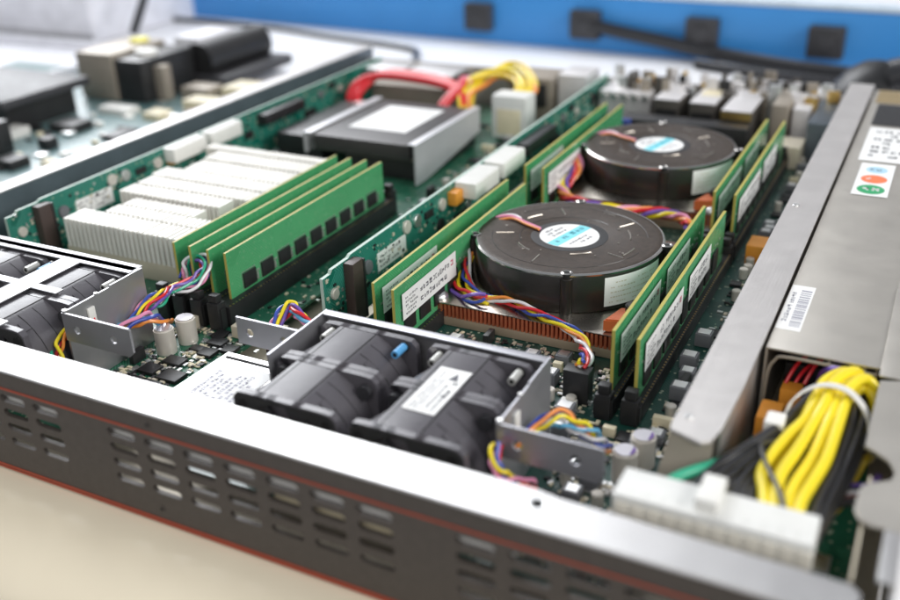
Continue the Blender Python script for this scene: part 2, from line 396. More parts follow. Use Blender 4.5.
# right wall and notched plate
MB().box(.95, 1.05, 18.2, 67.5, .15, 4.25).box(.62, 1.05, 19.6, 21.6, 4.3, 4.4, .03).build('side_wall', 'bright', ch)
pts = [(1.05, 21.65), (1.05, 29.45), (.5, 29.35), (-.17, 29.1), (-.2, 26.7), (-.2, 25.2), (.12, 25.0), (.45, 24.75), (.62, 24.45), (.68, 24.16), (.6, 23.8), (.4, 23.65), (.1, 23.5), (-.08, 23.29), (-.15, 22.65), (-.14, 22.12), (.0, 21.8), (.3, 21.65)]
MB().sheet_xy(pts, 4.28, 4.36, .02).build('notched_plate', 'psu', ch)
MB().box(.05, .12, 19.6, 24, .9, 4.2).build('inner_strip', 'hsb', ch)

# ------------------------------------------------------------------ circuit boards
def slot_part(x, y, parent, L=14.3, H=1.62, w=.34):
    m = MB().box(x-w, x+w, y, y+L, .92, H, .03)
    s = m.build('memory_slot', 'black', parent)
    for yy in (y-.55, y+L+.02):
        l = MB().box(x-.3, x+.3, yy, yy+.53, .92, H+.33, .04).box(x-.22, x+.22, yy+.06, yy+.44, H+.33, H+.7, .06)
        l.box(x-.36, x-.305, yy+.1, yy+.4, 1.0, H+.08).box(x+.305, x+.36, yy+.1, yy+.4, 1.0, H+.08)
        l.build('latch', 'chip', s)
    p = MB()
    for k in range(int(L/.22)): p.box(x+w-.09, x+w-.03, y+.1+k*.22, y+.18+k*.22, H, H+.012)
    p.build('contact_row', 'gold', s)
    return s
occupied = []
def clutter(x0, x1, y0, y1, parent, seed, nchip, nsmall):
    R = random.Random(seed); small = [MB(), MB(), MB(), MB()]
    def free(x, y, r):
        return all(not (a-r < x < b+r and c-r < y < d+r) for a, b, c, d in occupied)
    n = 0; tries = 0
    while n < nchip and tries < 4000:
        tries += 1
        x = R.uniform(x0, x1); y = R.uniform(y0, y1); w = R.uniform(.18, .5); d = R.uniform(.18, .45)
        if not free(x, y, max(w, d)): continue
        occupied.append((x-w, x+w, y-d, y+d)); n += 1
        q = R.random()
        if q < .45: MB().box(x-w, x+w, y-d, y+d, .92, 1.06, .02).build('chip', 'chip', parent)
        elif q < .65:
            c = MB().box(x-.3, x+.3, y-.28, y+.28, .92, 1.32, .05).build('inductor', 'grey', parent)
            MB().box(x-.2, x+.2, y-.2, y+.2, 1.32, 1.35).build('inductor_top', 'silver', c)
        elif q < .8:
            MB().cyl((x, y, .92), .2, .5, 'z', 16, bev=.03).build('small_capacitor', 'cap', parent)
        elif q < .9: MB().box(x-w, x+w, y-.12, y+.12, .92, 1.3, .02).build('pin_header', 'cream', parent)
        else: MB().box(x-.12, x+.12, y-.35, y+.35, .92, 1.45, .02).build('pin_header', 'black', parent)
    for k in range(nsmall):
        x = R.uniform(x0, x1); y = R.uniform(y0, y1)
        if not free(x, y, .05): continue
        i = R.choice((0, 0, 1, 2, 3)); a, b = R.choice(((.05, .09), (.09, .05), (.07, .12), (.12, .06)))
        h = R.uniform(.04, .09)
        small[i].box(x-a, x+a, y-b, y+b, .92, .92+h)
    for s, k in zip(small, ('silver', 'chip', 'cream', 'hsb')):
        o = s.build('surface_components', k, parent, smooth=False); o['kind'] = 'stuff'
def big_cap(x, y, r, h, parent, purple=False):
    c = MB().cyl((x, y, .92), r, h, 'z', 28, bev=.06).build('capacitor', 'cap', parent)
    MB().cyl((x, y, .92+h), r*.84, .02, 'z', 24).build('capacitor_top', 'captop', c)
    if purple:
        m = MB(); P = [(x+r*.8*math.cos(a), y+r*.8*math.sin(a), .95+h) for a in [-.9+1.8*k/8 for k in range(9)]]
        m.prism(P, (0, 0, .006)); m.build('polarity_mark', 'purple', c)

for a in ((-30.0, -26.0, 28.3, 43.9), (-38.9, -29.7, 30.8, 44), (-35.8, -26.6, 46, 58), (-37.5, -28.2, 19, 27), (-28.4, -24.5, 22.2, 22.8), (-25.0, -21.3, 22, 27), (-40.1, -39.4, 20, 66),
          (-27.6, -26.5, 25.4, 27.6), (-34, -30, 60, 66)):
    occupied.append(a)
lb = thing('circuit_board', 'green circuit board under the white heatsink and four memory modules', 'circuit board', (-31, 43, .74), 'main boards in the server')
MB().box(-41.0, -24.6, 19.8, 66, .74, .9).sheet_xy([(-24.6, 26.5), (-24.4, 27.5), (-23.9, 66), (-24.6, 66)], .74, .9).build('board', 'pcb', lb)
for x in (-29.4, -28.4, -27.4, -26.45): slot_part(x, 28.75, lb, 14.4, 1.9, .47)
for x, y in ((-27.15, 25.9), (-26.95, 27.0)): big_cap(x, y, .42, 1.15, lb)
MB().box(-27.9, -27.3, 27.4, 28.2, .92, 1.5, .03).build('header', 'hsb', lb)
MB().box(-25.4, -24.3, 28.0, 28.8, .92, 1.5, .05).build('relay', 'hsb', lb)
MB().box(-31.0, -29.9, 29.7, 30.1, .92, 1.7, .04).build('fan_socket', 'black', lb)
MB().box(-27.5, -25.9, 21.5, 22.1, .92, 1.7, .04).build('fan_socket', 'cream', lb)
for x, y, w, d in ((-26.2, 25.3, .45, .3), (-25.5, 24.3, .5, .38), (-26.7, 24.4, .4, .35), (-25.4, 26.4, .35, .3), (-26.6, 23.4, .4, .3), (-25.6, 27.3, .4, .3), (-25.9, 23.3, .5, .4), (-24.7, 27.0, .3, .3)):
    MB().box(x-w, x+w, y-d, y+d, .92, 1.08, .02).build('chip', 'chip', lb); occupied.append((x-w, x+w, y-d, y+d))
clutter(-28, -24.5, 22.3, 28.2, lb, 3, 4, 700)
clutter(-40.8, -22.6, 20, 65.5, lb, 4, 42, 1300)
clutter(-26, -22.5, 43, 65, lb, 14, 18, 200)

for a in ((-19.8, -16.9, 28.2, 59), (-9.6, -7.2, 28.2, 59), (-19.5, -9.5, 19, 27), (-18.6, -9.3, 32.5, 57.5), (-10.2, -6.7, 22.4, 22.9), (-7.8, -6.3, 25, 27), (-6.3, -4, 23, 66), (-17.5, -9.5, 61, 66.5)):
    occupied.append(a)
rb = thing('circuit_board', 'dark green circuit board under both round blowers and eight memory modules', 'circuit board', (-13, 43, .74), 'main boards in the server')
MB().box(-21.0, -5.5, 19.8, 66, .74, .9).build('board', 'pcb2', rb)
for x in (-18.95, -17.9, -8.95, -7.95):
    slot_part(x, 28.95, rb); slot_part(x, 44.5, rb, 13.9)
for x, y in ((-7.15, 25.4), (-6.85, 26.45)): big_cap(x, y, .42, 1.15, rb, True)
MB().box(-10.7, -9.7, 29.0, 29.6, .92, 2.3, .04).build('fan_socket', 'black', rb)
MB().box(-10.6, -10.0, 28.3, 28.8, .92, 1.3, .04).build('fan_socket', 'white', rb)
MB().box(-9.6, -8.9, 21.8, 22.3, .92, 1.9, .04).build('fan_socket', 'cream', rb)
for x, y in ((-10.6, 30.2), (-11.6, 30.0), (-10.2, 28.0), (-9.9, 26.9), (-7.05, 33.4), (-6.95, 35.4), (-6.8, 31.0)):
    c = MB().box(x-.33, x+.33, y-.3, y+.3, .92, 1.5, .05).build('inductor', 'grey', rb)
    MB().box(x-.24, x+.24, y-.22, y+.22, 1.5, 1.53).build('inductor_top', 'silver', c); occupied.append((x-.35, x+.35, y-.35, y+.35))
MB().box(-11.6, -10.9, 23.2, 23.9, .92, 1.1).build('chip', 'chip', rb)
clutter(-12.0, -5.6, 20.5, 32, rb, 5, 34, 1500)
clutter(-20.2, -12.0, 27, 32.4, rb, 16, 22, 500)
clutter(-7.0, -5.6, 27, 60, rb, 6, 26, 300)
clutter(-20.8, -9.6, 57.5, 62, rb, 8, 24, 260)
clutter(-9.4, -5.6, 58.2, 64, rb, 9, 12, 80)
MB().box(-8.8, -7.0, 58.8, 61, .92, 2.3, .1).build('port', 'hsb', rb)
MB().box(-7.1, -6.1, 44, 45.4, .92, 1.9, .05).build('header', 'orp', rb)
MB().box(-19.0, -10.3, 59.4, 60.9, .92, 2.9, .05).build('port', 'black', rb)
MB().box(-18.4, -17.6, 58.9, 59.4, .92, 2.9, .05).build('port', 'navy', rb)
MB().box(-17.6, -11, 57.6, 59.3, .92, 2.4, .1).build('port', 'chip', rb)

sb = thing('power_board', 'small green board beside the white multi pin power plug', 'circuit board', (-1, 24, .7))
MB().box(-3.9, -.02, 19.8, 29.6, .74, .9).build('board', 'pcb', sb)
MB().cyl((-.55, 22.2, .9), .28, .25, 'z', 20).build('component', 'chip', sb)
MB().cyl((-.3, 20.8, .9), .14, .08, 'z', 16).build('screw', 'silver', sb)
MB().box(-1.0, -.5, 23.2, 24.0, .9, 1.2, .03).build('component', 'silver', sb)

# ------------------------------------------------------------------ memory modules
def make_module(kind, loc, label, group):
    t = thing('memory_module', label, 'memory module', loc, group)
    m = MB().box(-.065, .065, 0, 13.3, 0, 3.0)
    for f in m.bm.faces:
        n = f.normal; 
        f.material_index = 1 if abs(n.x) < .5 else 0
    m.bm.normal_update()
    for f in m.bm.faces: f.material_index = 1 if abs(f.normal.x) < .5 else 0
    m.build('board', ['dimm', 'dimmedge'], t, False, False)
    if kind == 'plain':
        ys = [.9+1.33*k for k in range(9)]
        for y in ys: MB().box(.065, .16, y, y+.88, .95, 1.66, .015).build('memory_chip', 'chip', t, False)
        s = MB()
        for k in range(9): s.box(.065, .075, .86+1.33*k, 1.82+1.33*k, 1.69, 1.73); s.box(.065, .075, .84+1.33*k, .87+1.33*k, .92, 1.7); s.box(.065, .11, 1.84+1.33*k, 1.98+1.33*k, 1.0, 1.35); s.box(.065, .09, 1.82+1.33*k, 2.1+1.33*k, 1.38, 1.46)
        s.build('resistor_row', 'silver', t, False, False)
    else:
        ys = [.5+1.3*k for k in range(9)]
        for y in ys: MB().box(.065, .15, y+.1, y+1.0, .8, 1.75, .015).build('memory_chip', 'chip', t, False)
        s = MB()
        for k in range(30): s.box(.065, .085, .4+.41*k, .52+.41*k, 1.86+.1*(k % 2), 1.94+.1*(k % 2))
        s.build('resistor_row', 'silver', t, False, False)
        for (y0, y1) in (((.45, 5.2),) if kind == 'short' else ((.5, 5.6), (6.6, 10.2))):
            l = MB().box(.148, .157, y0, y1, 1.45, 2.62).build('label', 'label', t, False)
            q = MB(); marks(q, (.159, y0+.25, 1.55), (0,1,0), (0,0,1), 1.0, .9, 5, seed=1)
            marks(q, (.159, y0+1.5, 1.6), (0,1,0), (0,0,1), y1-y0-1.9, .85, 2, .7, seed=int(loc[0]*10))
            q.build('printing', 'ink', l, False, False)
            if y0 < 1:
                q = MB(); marks(q, (.160, y1-.85, 2.0), (0,1,0), (0,0,1), .5, .45, 1, .9, seed=5); q.build('printing', 'inkred', l, False, False)
    return t
G1 = 'memory modules beside the white heatsink'
left = make_module('plain', (-29.4, 29.55, 1.1), 'green memory module nearest the white heatsink', G1)
for x, lab in ((-28.4, 'second green memory module from the white heatsink'), (-27.4, 'third green memory module from the white heatsink'), (-26.45, 'green memory module with black chips in view, farthest from the white heatsink')):
    dup(left, (x, 29.45, 1.1), lab)
G2 = 'memory modules beside the round blowers'
m1 = make_module('short', (-18.95, 29.4, 1.1), 'labelled memory module left of the near blower, next to the teal riser board', G2)
m2 = dup(m1, (-17.9, 29.15, 1.1), 'labelled memory module touching the left side of the near blower')
dup(m1, (-18.95, 45.0, 1.1), 'labelled memory module left of the far blower, next to the white riser plugs')
dup(m1, (-17.9, 44.9, 1.1), 'labelled memory module right against the left side of the far blower')
m3 = make_module('long', (-8.95, 29.4, 1.1), 'yellow edged memory module right of the near blower, inner one of the near pair', G2)
dup(m3, (-7.95, 29.1, 1.1), 'yellow edged memory module of the near pair, the one closer to the metal divider')
dup(m3, (-8.95, 44.7, 1.1), 'memory module right of the far blower, inner one of the far pair')
dup(m3, (-7.95, 44.6, 1.1), 'memory module of the far pair, the one closer to the metal divider')

# ------------------------------------------------------------------ white heatsink
hs = thing('finned_heatsink', 'large white finned heatsink in stepped rows left of the memory modules', 'heatsink', (-34, 37, .92))
MB().box(-38.2, -30.0, 31.15, 43.4, .92, 1.9, .05).build('base', 'hsb', hs)
rows = [(31.1, 32.55, -38.0, -30.0, 3.4), (32.75, 33.75, -36.8, -30.0, 3.36), (33.95, 35.0, -36.8, -32.0, 3.3), (35.1, 36.3, -38.1, -31.3, 3.48), (36.45, 37.65, -38.1, -30.0, 3.48), (37.8, 39.1, -38.3, -30.0, 3.5),
        (39.3, 41.0, -37.3, -30.0, 3.45), (41.15, 42.6, -37.4, -30.0, 3.5), (42.75, 43.5, -38.6, -30.0, 3.55)]
for y0, y1, x0, x1, z in rows:
    m = MB(); n = int(round((x1-x0)/.31))
    for k in range(n):
        x = x0+(x1-x0)*k/n
        dz = random.uniform(-.008, .008); lean = random.uniform(-.008, .008)
        m.prism([(x, y0+dz, 1.9), (x+.175, y0+dz, 1.9), (x+.175+lean, y0+dz, z+dz), (x+lean, y0+dz, z+dz)], (0, y1-y0, 0))
    m.build('fin_row', 'hs', hs, smooth=False)

# ------------------------------------------------------------------ riser boards
def riser(x, y0, y1, label, sx, details):
    t = thing('riser_board', label, 'riser board', (x, y0, .92), 'upright riser boards')
    pts = [(x, y0, .95), (x, y1, .95), (x, y1, 4.0), (x, y0+2.2, 4.0), (x, y0+2.0, 3.9), (x, y0+.7, 3.9), (x, y0+.6, 3.75), (x, y0, 3.75)]
    m = MB().prism(pts, (.16, 0, 0)); m.bm.normal_update()
    for f in m.bm.faces: f.material_index = 1 if abs(f.normal.x) < .5 else 0
    m.build('board', ['riser', 'riseredge'], t, smooth=False)
    X = x+.16
    MB().box(X, X+.5, y0+1.55, y0+2.35, 1.0, 3.85, .04).build('connector_post', 'tan2', t)
    MB().box(X+.02, X+.52, y0+2.36, y0+2.5, 1.0, 3.8, .03).build('connector_side', 'black', t)
    l = MB().box(X, X+.02, y0+4.3, y0+6.9, 2.25, 3.15).build('label', 'label', t)
    q = MB(); marks(q, (X+.023, y0+4.5, 2.35), (0,1,0), (0,0,1), 2.2, .7, 3, seed=3); q.build('printing', 'ink', l, smooth=False)
    cd_ = .85 if x < -30 else 1.25
    for ya in ((11.2, 14.6) if x < -30 else (12.1, 15.6)):
        c = MB().box(X, X+cd_, y0+ya, y0+ya+2.9, 3.15, 4.02, .1).build('white_connector', 'white', t)
        g = MB()
        for k in range(7): g.box(X+.05, X+cd_-.08, y0+ya+.2+.42*k, y0+ya+.40+.42*k, 4.02, 4.035)
        g.build('connector_ribs', 'clearw', c, smooth=False)
    MB().box(X, X+.5, y0+11.3, y0+12.3, 3.0, 3.7, .05).build('connector', 'orp', t)
    MB().box(X, X+.8, y0+20, y0+24.5, 3.0, 3.7, .06).build('connector', 'black', t)
    for k, (a, z) in enumerate(((8.0, 3.4), (7.0, 3.45), (3.4, 2.9), (10.6, 3.3), (10.4, 2.3), (13.5, 2.3), (.7, 2.8), (27.5, 3.2), (30, 3.0), (17, 2.3))):
        MB().cyl((X, y0+a, z), .33 if k < 5 else .26, .14, 'x', 20, bev=.03).build('component', ('silver', 'cap', 'grey', 'cap', 'chip')[k % 5], t)
    for a, z, w, h in ((9.2, 3.3, .8, .35), (5.5, 1.7, .6, .5), (12.6, 2.0, 1.4, .4), (15.5, 1.8, 1.0, .5), (19, 2.6, .8, .5), (26, 2.2, 1.4, .6), (31, 2.0, 1.2, .6), (33.2, 3.0, .8, .8), (29, 3.5, .8, .4)):
        MB().box(X, X+.12, y0+a-w/2, y0+a+w/2, z-h/2, z+h/2, .015).build('chip', 'chip', t)
    R = random.Random(details); s = [MB(), MB(), MB()]
    for k in range(330):
        a = R.uniform(.2, y1-y0-.2); z = R.uniform(1.1, 3.75); w = R.uniform(.04, .1); h = R.uniform(.03, .08)
        R.choice(s).box(X, X+.05, y0+a-w, y0+a+w, z-h, z+h)
    for q, k in zip(s, ('silver', 'hsb', 'chip')): o = q.build('surface_components', k, t, smooth=False); o['kind'] = 'stuff'
    return t
M['riseredge'] = mat('pale_board_edge', (.50,.62,.55), .5)
M['tan2'] = mat('dark_brown_connector', (.06,.04,.035), .45)
riser(-40.0, 29.3, 65.5, 'upright teal riser board along the left wall behind the white heatsink', 1, 21)
riser(-21.6, 29.5, 66.0, 'upright teal riser board down the middle of the server', 1, 22)
# bare strip beside the middle riser

# ------------------------------------------------------------------ drive
t = thing('drive_cage', 'silver and black drive bay holding the solid state drive', 'drive bay', (-31, 47.7, .92))
M['bracket'] = mat('satin_silver', (.56,.56,.58), .38, .35, .05, 50)
MB().prism([(-27.15, 47.6, 1.0), (-27.15, 47.6, 3.45), (-27.15, 56.5, 3.45), (-27.15, 56.5, 1.9), (-27.15, 49.0, 1.0)], (.1, 0, 0)).build('side_plate', 'bracket', t)
MB().box(-27.5, -27.0, 47.6, 56.5, 3.45, 3.53, .02).build('top_flange', 'bracket', t)
MB().box(-34.95, -34.4, 47.6, 56.5, 3.45, 3.53, .02).box(-34.95, -34.85, 47.6, 56.5, 2.2, 3.45).build('top_flange', 'bracket', t)
MB().box(-32.6, -27.3, 48.5, 56.3, .95, 2.2, .05).build('lower_bay', 'black', t)
MB().box(-34.3, -27.3, 48.2, 56.3, 2.28, 2.42, .02).build('tray', 'tan', t)
MB().box(-38.6, -35.0, 49.5, 58, .95, 2.6, .2).build('side_housing', 'black', t)
MB().cyl((-36.9, 57.5, 2.62), .5, .06, 'z', 20).build('screw', 'silver', t)
t = thing('solid_state_drive', 'flat black solid state drive with blank white label', 'drive', (-31, 47.7, 2.45))
MB().box(-34.3, -27.5, 47.75, 56.4, 2.45, 3.40, .08).build('case', 'ssd', t)
l = MB().box(-33.1, -29.0, 49.9, 55.2, 3.402, 3.415).build('label', 'label', t)
q = MB(); marks(q, (-30.6, 53.9, 3.417), (1,0,0), (0,1,0), 1.4, .9, 3, seed=2); q.build('printing', 'grey', l, smooth=False)

# ------------------------------------------------------------------ cables at the back left
t = thing('red_cable', 'thick red flat cable bent over the back of the black drive', 'cable', (-36, 60, 3))
for k in range(4): MB().tube([(-37.9+.25*k, 57.8, 2.0), (-38.3+.22*k, 58.3, 2.9), (-37.9+.2*k, 59.2+.3*k, 3.75), (-36.4, 60.0+.38*k, 4.05), (-33, 59.9+.38*k, 3.98), (-30.8, 59.4+.3*k, 3.8), (-29.5, 58.7+.25*k, 3.3), (-29.1, 57.8+.3*k, 2.6)], .27, 10).build('strand', 'w_red', t)
for k in range(2): MB().tube([(-30.7+.3*k, 61.6, 3.95), (-30.2+.3*k, 60, 3.95), (-30.4+.3*k, 58.4, 3.4), (-30.6+.3*k, 57.6, 2.9)], .24, 10).build('strand', 'w_red', t)
MB().box(-30.6, -29.6, 60.4, 61.5, 3.9, 4.2, .1).build('cable_clip', 'w_pink', t)
t = thing('yellow_cables', 'yellow wires arching from the white plug towards the red cable', 'cable', (-28, 61, 4))
for k, (dy, dz, mt) in enumerate(((0, 0, 'w_yellow2'), (.7, .25, 'w_yellow'), (1.5, -.1, 'w_yellow2'), (2.3, .15, 'w_yellow'), (3.0, .3, 'w_yellow2'), (1.1, -.35, 'w_orange'))):
    MB().tube([(-28.8+.12*k, 57.4+.2*dy, 2.5), (-29.6+.1*k, 58.6+dy*.5, 3.4), (-30.0+.25*k, 60.3+dy*.7, 4.0+dz*.7), (-28.4, 61.6+dy*.9, 4.35+dz), (-26.8, 61.3+dy*.8, 4.3+dz), (-25.8+.25*k, 59.8+dy*.35, 4.1), (-25.9+.28*k, 58.8, 3.8)], .15, 10).build('wire', mt, t)
t = thing('white_plug', 'translucent white plug standing upright behind the drive bay', 'plug', (-25.4, 58.5, 1.2))
MB().box(-26.7, -24.2, 57.6, 59.3, 1.2, 4.1, .15).build('housing', 'clearw', t)
MB().box(-26.3, -24.6, 57.55, 57.62, 1.5, 3.2, .03).build('insert', 'cream', t)
t = thing('card_bracket', 'two pale metal strips at the back left of the server case', 'bracket', (-37, 64, 3.5))
MB().box(-40.5, -36.6, 62.8, 65.5, 3.55, 3.75, .04).box(-36.2, -32.2, 62.6, 65.6, 3.55, 3.75, .04).build('strip', 'bright', t)
MB().box(-40.5, -32.2, 65.5, 66.5, .95, 3.55, .1).build('support', 'tan', t)
MB().box(-38, -30, 60.8, 62.3, .95, 3.2, .1).build('connector', 'tan', t)
t = thing('rear_port', 'cluster of dark and silver ports behind the white upright plug', 'port', (-25, 64, 1))
MB().box(-28.0, -24.6, 63.2, 66.4, .95, 4.0, .15).build('housing', 'tan', t)
MB().box(-24.3, -22.2, 63.6, 66.4, .95, 4.3, .1).build('shield', 'palem', t)
MB().box(-27.4, -25.0, 62.9, 63.2, 2.0, 3.6, .05).build('opening', 'chip', t)

# ------------------------------------------------------------------ fan cages and fans
def make_cage(loc, label, top):
    t = thing('fan_cage', label, 'fan cage', loc, 'metal fan cages')
    g = top
    # local: x 0..8.9, y 0..6.5 ; top z given from board
    MB().box(0, 8.85, 6.02, 6.12, 0, 3.3).build('back_plate', g, t, False)
    MB().box(0, 8.85, 5.75, 6.12, 3.3, 3.38, .02).build('back_rim', g, t, False)
    MB().box(-.1, -.02, 2.4, 6.12, 0, 3.38).build('side_plate', g, t, False)
    r = MB().prism([(8.87, 1.85, 0), (8.87, 6.12, 0), (8.87, 6.12, 3.4), (8.87, 5.5, 3.4), (8.87, 4.3, 3.4), (8.87, 4.25, 3.34), (8.87, 1.85, 3.34)], (.08, 0, 0)).build('side_plate', g, t, False)
    MB().cyl((8.92, 3.55, 3.36), .08, .05, 'z', 12).build('rivet', 'silver', r, False)
    MB().cyl((8.92, 1.95, 3.36), .1, .05, 'z', 12).build('rivet', 'silver', r, False)
    # perforated arms
    def arm(x0, x1, y, zt, zb):
        bm = bmesh.new(); ed = []
        def lp(p):
            vs = [bm.verts.new(q) for q in p]
            for i in range(len(vs)): ed.append(bm.edges.new((vs[i], vs[(i+1) % len(vs)])))
        lp([(x0, y, zb), (x1-.25, y, zb-.03), (x1, y, zb+.2), (x1, y, zt-.06), (x1-.06, y, zt), (x0, y, zt)])
        for fx in (.2, .74):
            cx = x0+(x1-x0)*fx; cz = (zt+zb)/2-.02
            lp([(cx+.17*math.cos(a), y, cz+.17*math.sin(a)) for a in [2*PI*k/16 for k in range(16)]])
        bmesh.ops.triangle_fill(bm, use_beauty=True, use_dissolve=False, edges=ed)
        q = bmesh.ops.extrude_face_region(bm, geom=list(bm.faces))
        for v in q['geom']:
            if isinstance(v, bmesh.types.BMVert): v.co.y += .09
        m = MB(); m.bm.free(); m.bm = bm; m.build('mounting_arm', g, t, False, False)
    arm(8.87, 12.3, 1.8, 3.34, 2.15)
    arm(-3.0, -.1, 4.35, 3.3, 2.2)
    l = MB().box(8.96, 9.06, 2.9, 3.25, 2.3, 3.0, .02).build('cable_clip', 'white', t, False)
    return t
def make_fan(loc, label):
    t = thing('cooling_fan', label, 'fan', loc, 'cooling fans in the metal cages')
    # local: 4.1 wide (x), 5.6 deep (y), 3.1 tall; two rotors back to back
    for y0 in (0, 2.74):
        for yf in (y0, y0+2.44):
            fl = MB()
            # square flange with round opening
            n = 64; o = []; i_ = []
            for k in range(n):
                a = 2*PI*k/n+PI/n; c, s = math.cos(a), math.sin(a); q = 2.02/(abs(c)**14+abs(s)**14)**(1/14)
                o.append((2.05+q*c, max(.02, 1.22+q*s))); i_.append((2.05+1.86*c, max(.06, 1.22+1.86*s)))
            for k in range(n):
                k2 = (k+1) % n
                for A, B in ((o, i_),):
                    v = [(A[k][0], yf, A[k][1]), (A[k2][0], yf, A[k2][1]), (B[k2][0], yf, B[k2][1]), (B[k][0], yf, B[k][1])]
                    fl.prism(v, (0, .26, 0))
            bmesh.ops.remove_doubles(fl.bm, verts=fl.bm.verts, dist=.001)
            fl.build('flange', 'fanpl', t, False)
        # duct: flat on top, rolling down on both sides
        d = MB(); sec = [(.55, .02), (.14, .7), (.12, 1.3), (.22, 1.9), (.45, 2.45), (.8, 2.88), (.86, 3.15), (.92, 3.228), (2.45, 3.228), (2.6, 3.15), (2.95, 2.96), (3.3, 2.68), (3.62, 2.3), (3.85, 1.85), (3.96, 1.3), (3.9, .7), (3.6, .02)]
        d.prism([(x, y0+.262, z) for x, z in sec], (0, 2.18, 0), .02)
        du = d.build('duct', 'fanpl', t, False)
        g = MB()
        for yy, w in ((y0+1.05, .035), (y0+1.75, .025)):
            P = [(x, z+.012) for x, z in sec[9:14]]
            for (xa, za), (xb, zb) in zip(P, P[1:]):
                g.quad((xa, yy, za), (xb, yy, zb), (xb, yy+w, zb), (xa, yy+w, za))
        g.box(2.43, 2.47, y0+.32, y0+2.42, 3.17, 3.235); g.box(1.08, 1.11, y0+.32, y0+2.42, 3.17, 3.235)
        g.build('groove', 'hole', du, False, False)
        # raised window rib and tab on the rolling side
        MB().prism([(2.95, y0+.7, 2.99), (3.28, y0+.7, 2.74), (3.28, y0+1.0, 2.74), (2.95, y0+1.0, 2.99)], (.03, 0, .04)).build('rib', 'fanpl', du, False, False)
        MB().prism([(.92, y0+.28, 3.22), (.3, y0+.28, 2.9), (.92, y0+1.1, 3.22)], (.0, .0, -.04)).build('gusset', 'fanpl', du, False, False)
    fr = MB()
    for k in range(64):
        P = []
        for kk, rr in ((k, 0), (k+1, 0), (k+1, 1), (k, 1)):
            a = 2*PI*kk/64+PI/64; c, sn = math.cos(a), math.sin(a); q = 1.86 if rr else 1.95/(abs(c)**14+abs(sn)**14)**(1/14)
            P.append((2.05+q*c, -.012, max(.06 if rr else .03, 1.22+q*sn)))
        fr.prism(P, (0, .01, 0))
    fr.build('flange_face_shade', 'black', t, False)  # black ring laid over the flange front, putting its shade into the colour
    h = MB().cyl((2.05, .06, 1.22), 1.0, .2, 'y', 24)
    for k in range(7):
        a = 2*PI*k/7
        h.prism([(2.05+.95*math.cos(a), .1, 1.22+.95*math.sin(a)), (2.05+.95*math.cos(a+.35), .1, 1.22+.95*math.sin(a+.35)), (2.05+1.8*math.cos(a+.7), .1, 1.22+1.8*math.sin(a+.7)), (2.05+1.8*math.cos(a+.2), .1, 1.22+1.8*math.sin(a+.2))], (0, .12, 0))
    h.build('rotor', 'fandark', t, False)
    for x, k, z in ((.62, 'pinwhite', 3.0), (3.6, 'pinblue', 3.0)):
        p = MB().cyl((x, 4.45, z), .15, .68, 'y', 18, bev=.03).build('mounting_pin', k, t, False)
        MB().cyl((x, 4.44, z), .08, .03, 'y', 14).build('pin_hole', 'hole', p, False)
        MB().cyl((x, 5.1, z-.02), .2, .1, 'y', 16).build('pin_collar', 'black', p, False)
    for x in (.42, 3.66):
        MB().cyl((x, 2.2, 2.72), .26, .26, 'y', 18, bev=.04).build('corner_boss', 'fandark', t, False)
        MB().cyl((x, -.03, 2.8), .17, .06, 'y', 16).build('corner_screw', 'hole', t, False)
    return t
cx0, cy0 = -19.15, 20.35
M['cage_r'] = mat('satin_grey_steel', (.46,.46,.49), .42, .8, .06, 60, .1)
make_cage((cx0, cy0+.05, .86), 'grey metal fan cage in front of the near blower', 'cage_r')
f = make_fan((cx0+.12, cy0+.2, .92), 'left fan of the cage in front of the near blower')
f2 = dup(f, (cx0+4.55, cy0+.2, .92), 'fan with white printed label in front of the near blower')
l = MB().box(cx0+4.55+1.22, cx0+4.55+2.38, cy0+1.5, cy0+4.25, 4.165, 4.178).build('label', 'label', f2)
q = MB(); bx, by = cx0+4.55+1.27, cy0+1.5
q.prism([(bx+.55, by+2.05, 4.179), (bx+.9, by+2.05, 4.179), (bx+.72, by+2.5, 4.179)], (0, 0, .003))
marks(q, (bx+1.0, by+.15, 4.181), (0,1,0), (-1,0,0), 1.8, .45, 2, .6, 8); marks(q, (bx+.5, by+.1, 4.181), (0,1,0), (-1,0,0), 2.4, .42, 4, .6, 9)
marks(q, (bx+1.05, by+1.0, 4.181), (0,1,0), (-1,0,0), .9, .35, 1, .9, 10)
q.build('printing', 'ink', l, smooth=False)
lx = -37.3
def set_pins(fan, kinds):
    pins = [c for c in fan.children if c.name.startswith('mounting_pin')]
    pins.sort(key=lambda c: sum(v.co.x for v in c.data.vertices)/len(c.data.vertices))
    for p, k in zip(pins, kinds):
        p.data = p.data.copy(); p.data.materials[0] = M[k]
set_pins(f2, ('pinwhite', 'pinwhite'))
make_cage((lx, cy0+.05, .92), 'bright metal fan cage in front of the white heatsink', 'cagel')
fl_ = dup(f, (lx+.12, cy0+.2, .92), 'outer fan at the left frame edge in front of the white heatsink')
fr_ = dup(f, (lx+4.55, cy0+.2, .92), 'inner fan in front of the white heatsink beside the perforated arm')
set_pins(fl_, ('pinwhite', 'pinwhite')); set_pins(fr_, ('pinblue', 'pinwhite'))
for p_ in [c for c in fr_.children if c.name.startswith(('mounting_pin', 'pin_collar'))]:
    if sum(v.co.x for v in p_.data.vertices)/len(p_.data.vertices) < .02: p_.location.x -= .0062; p_.location.z += .001
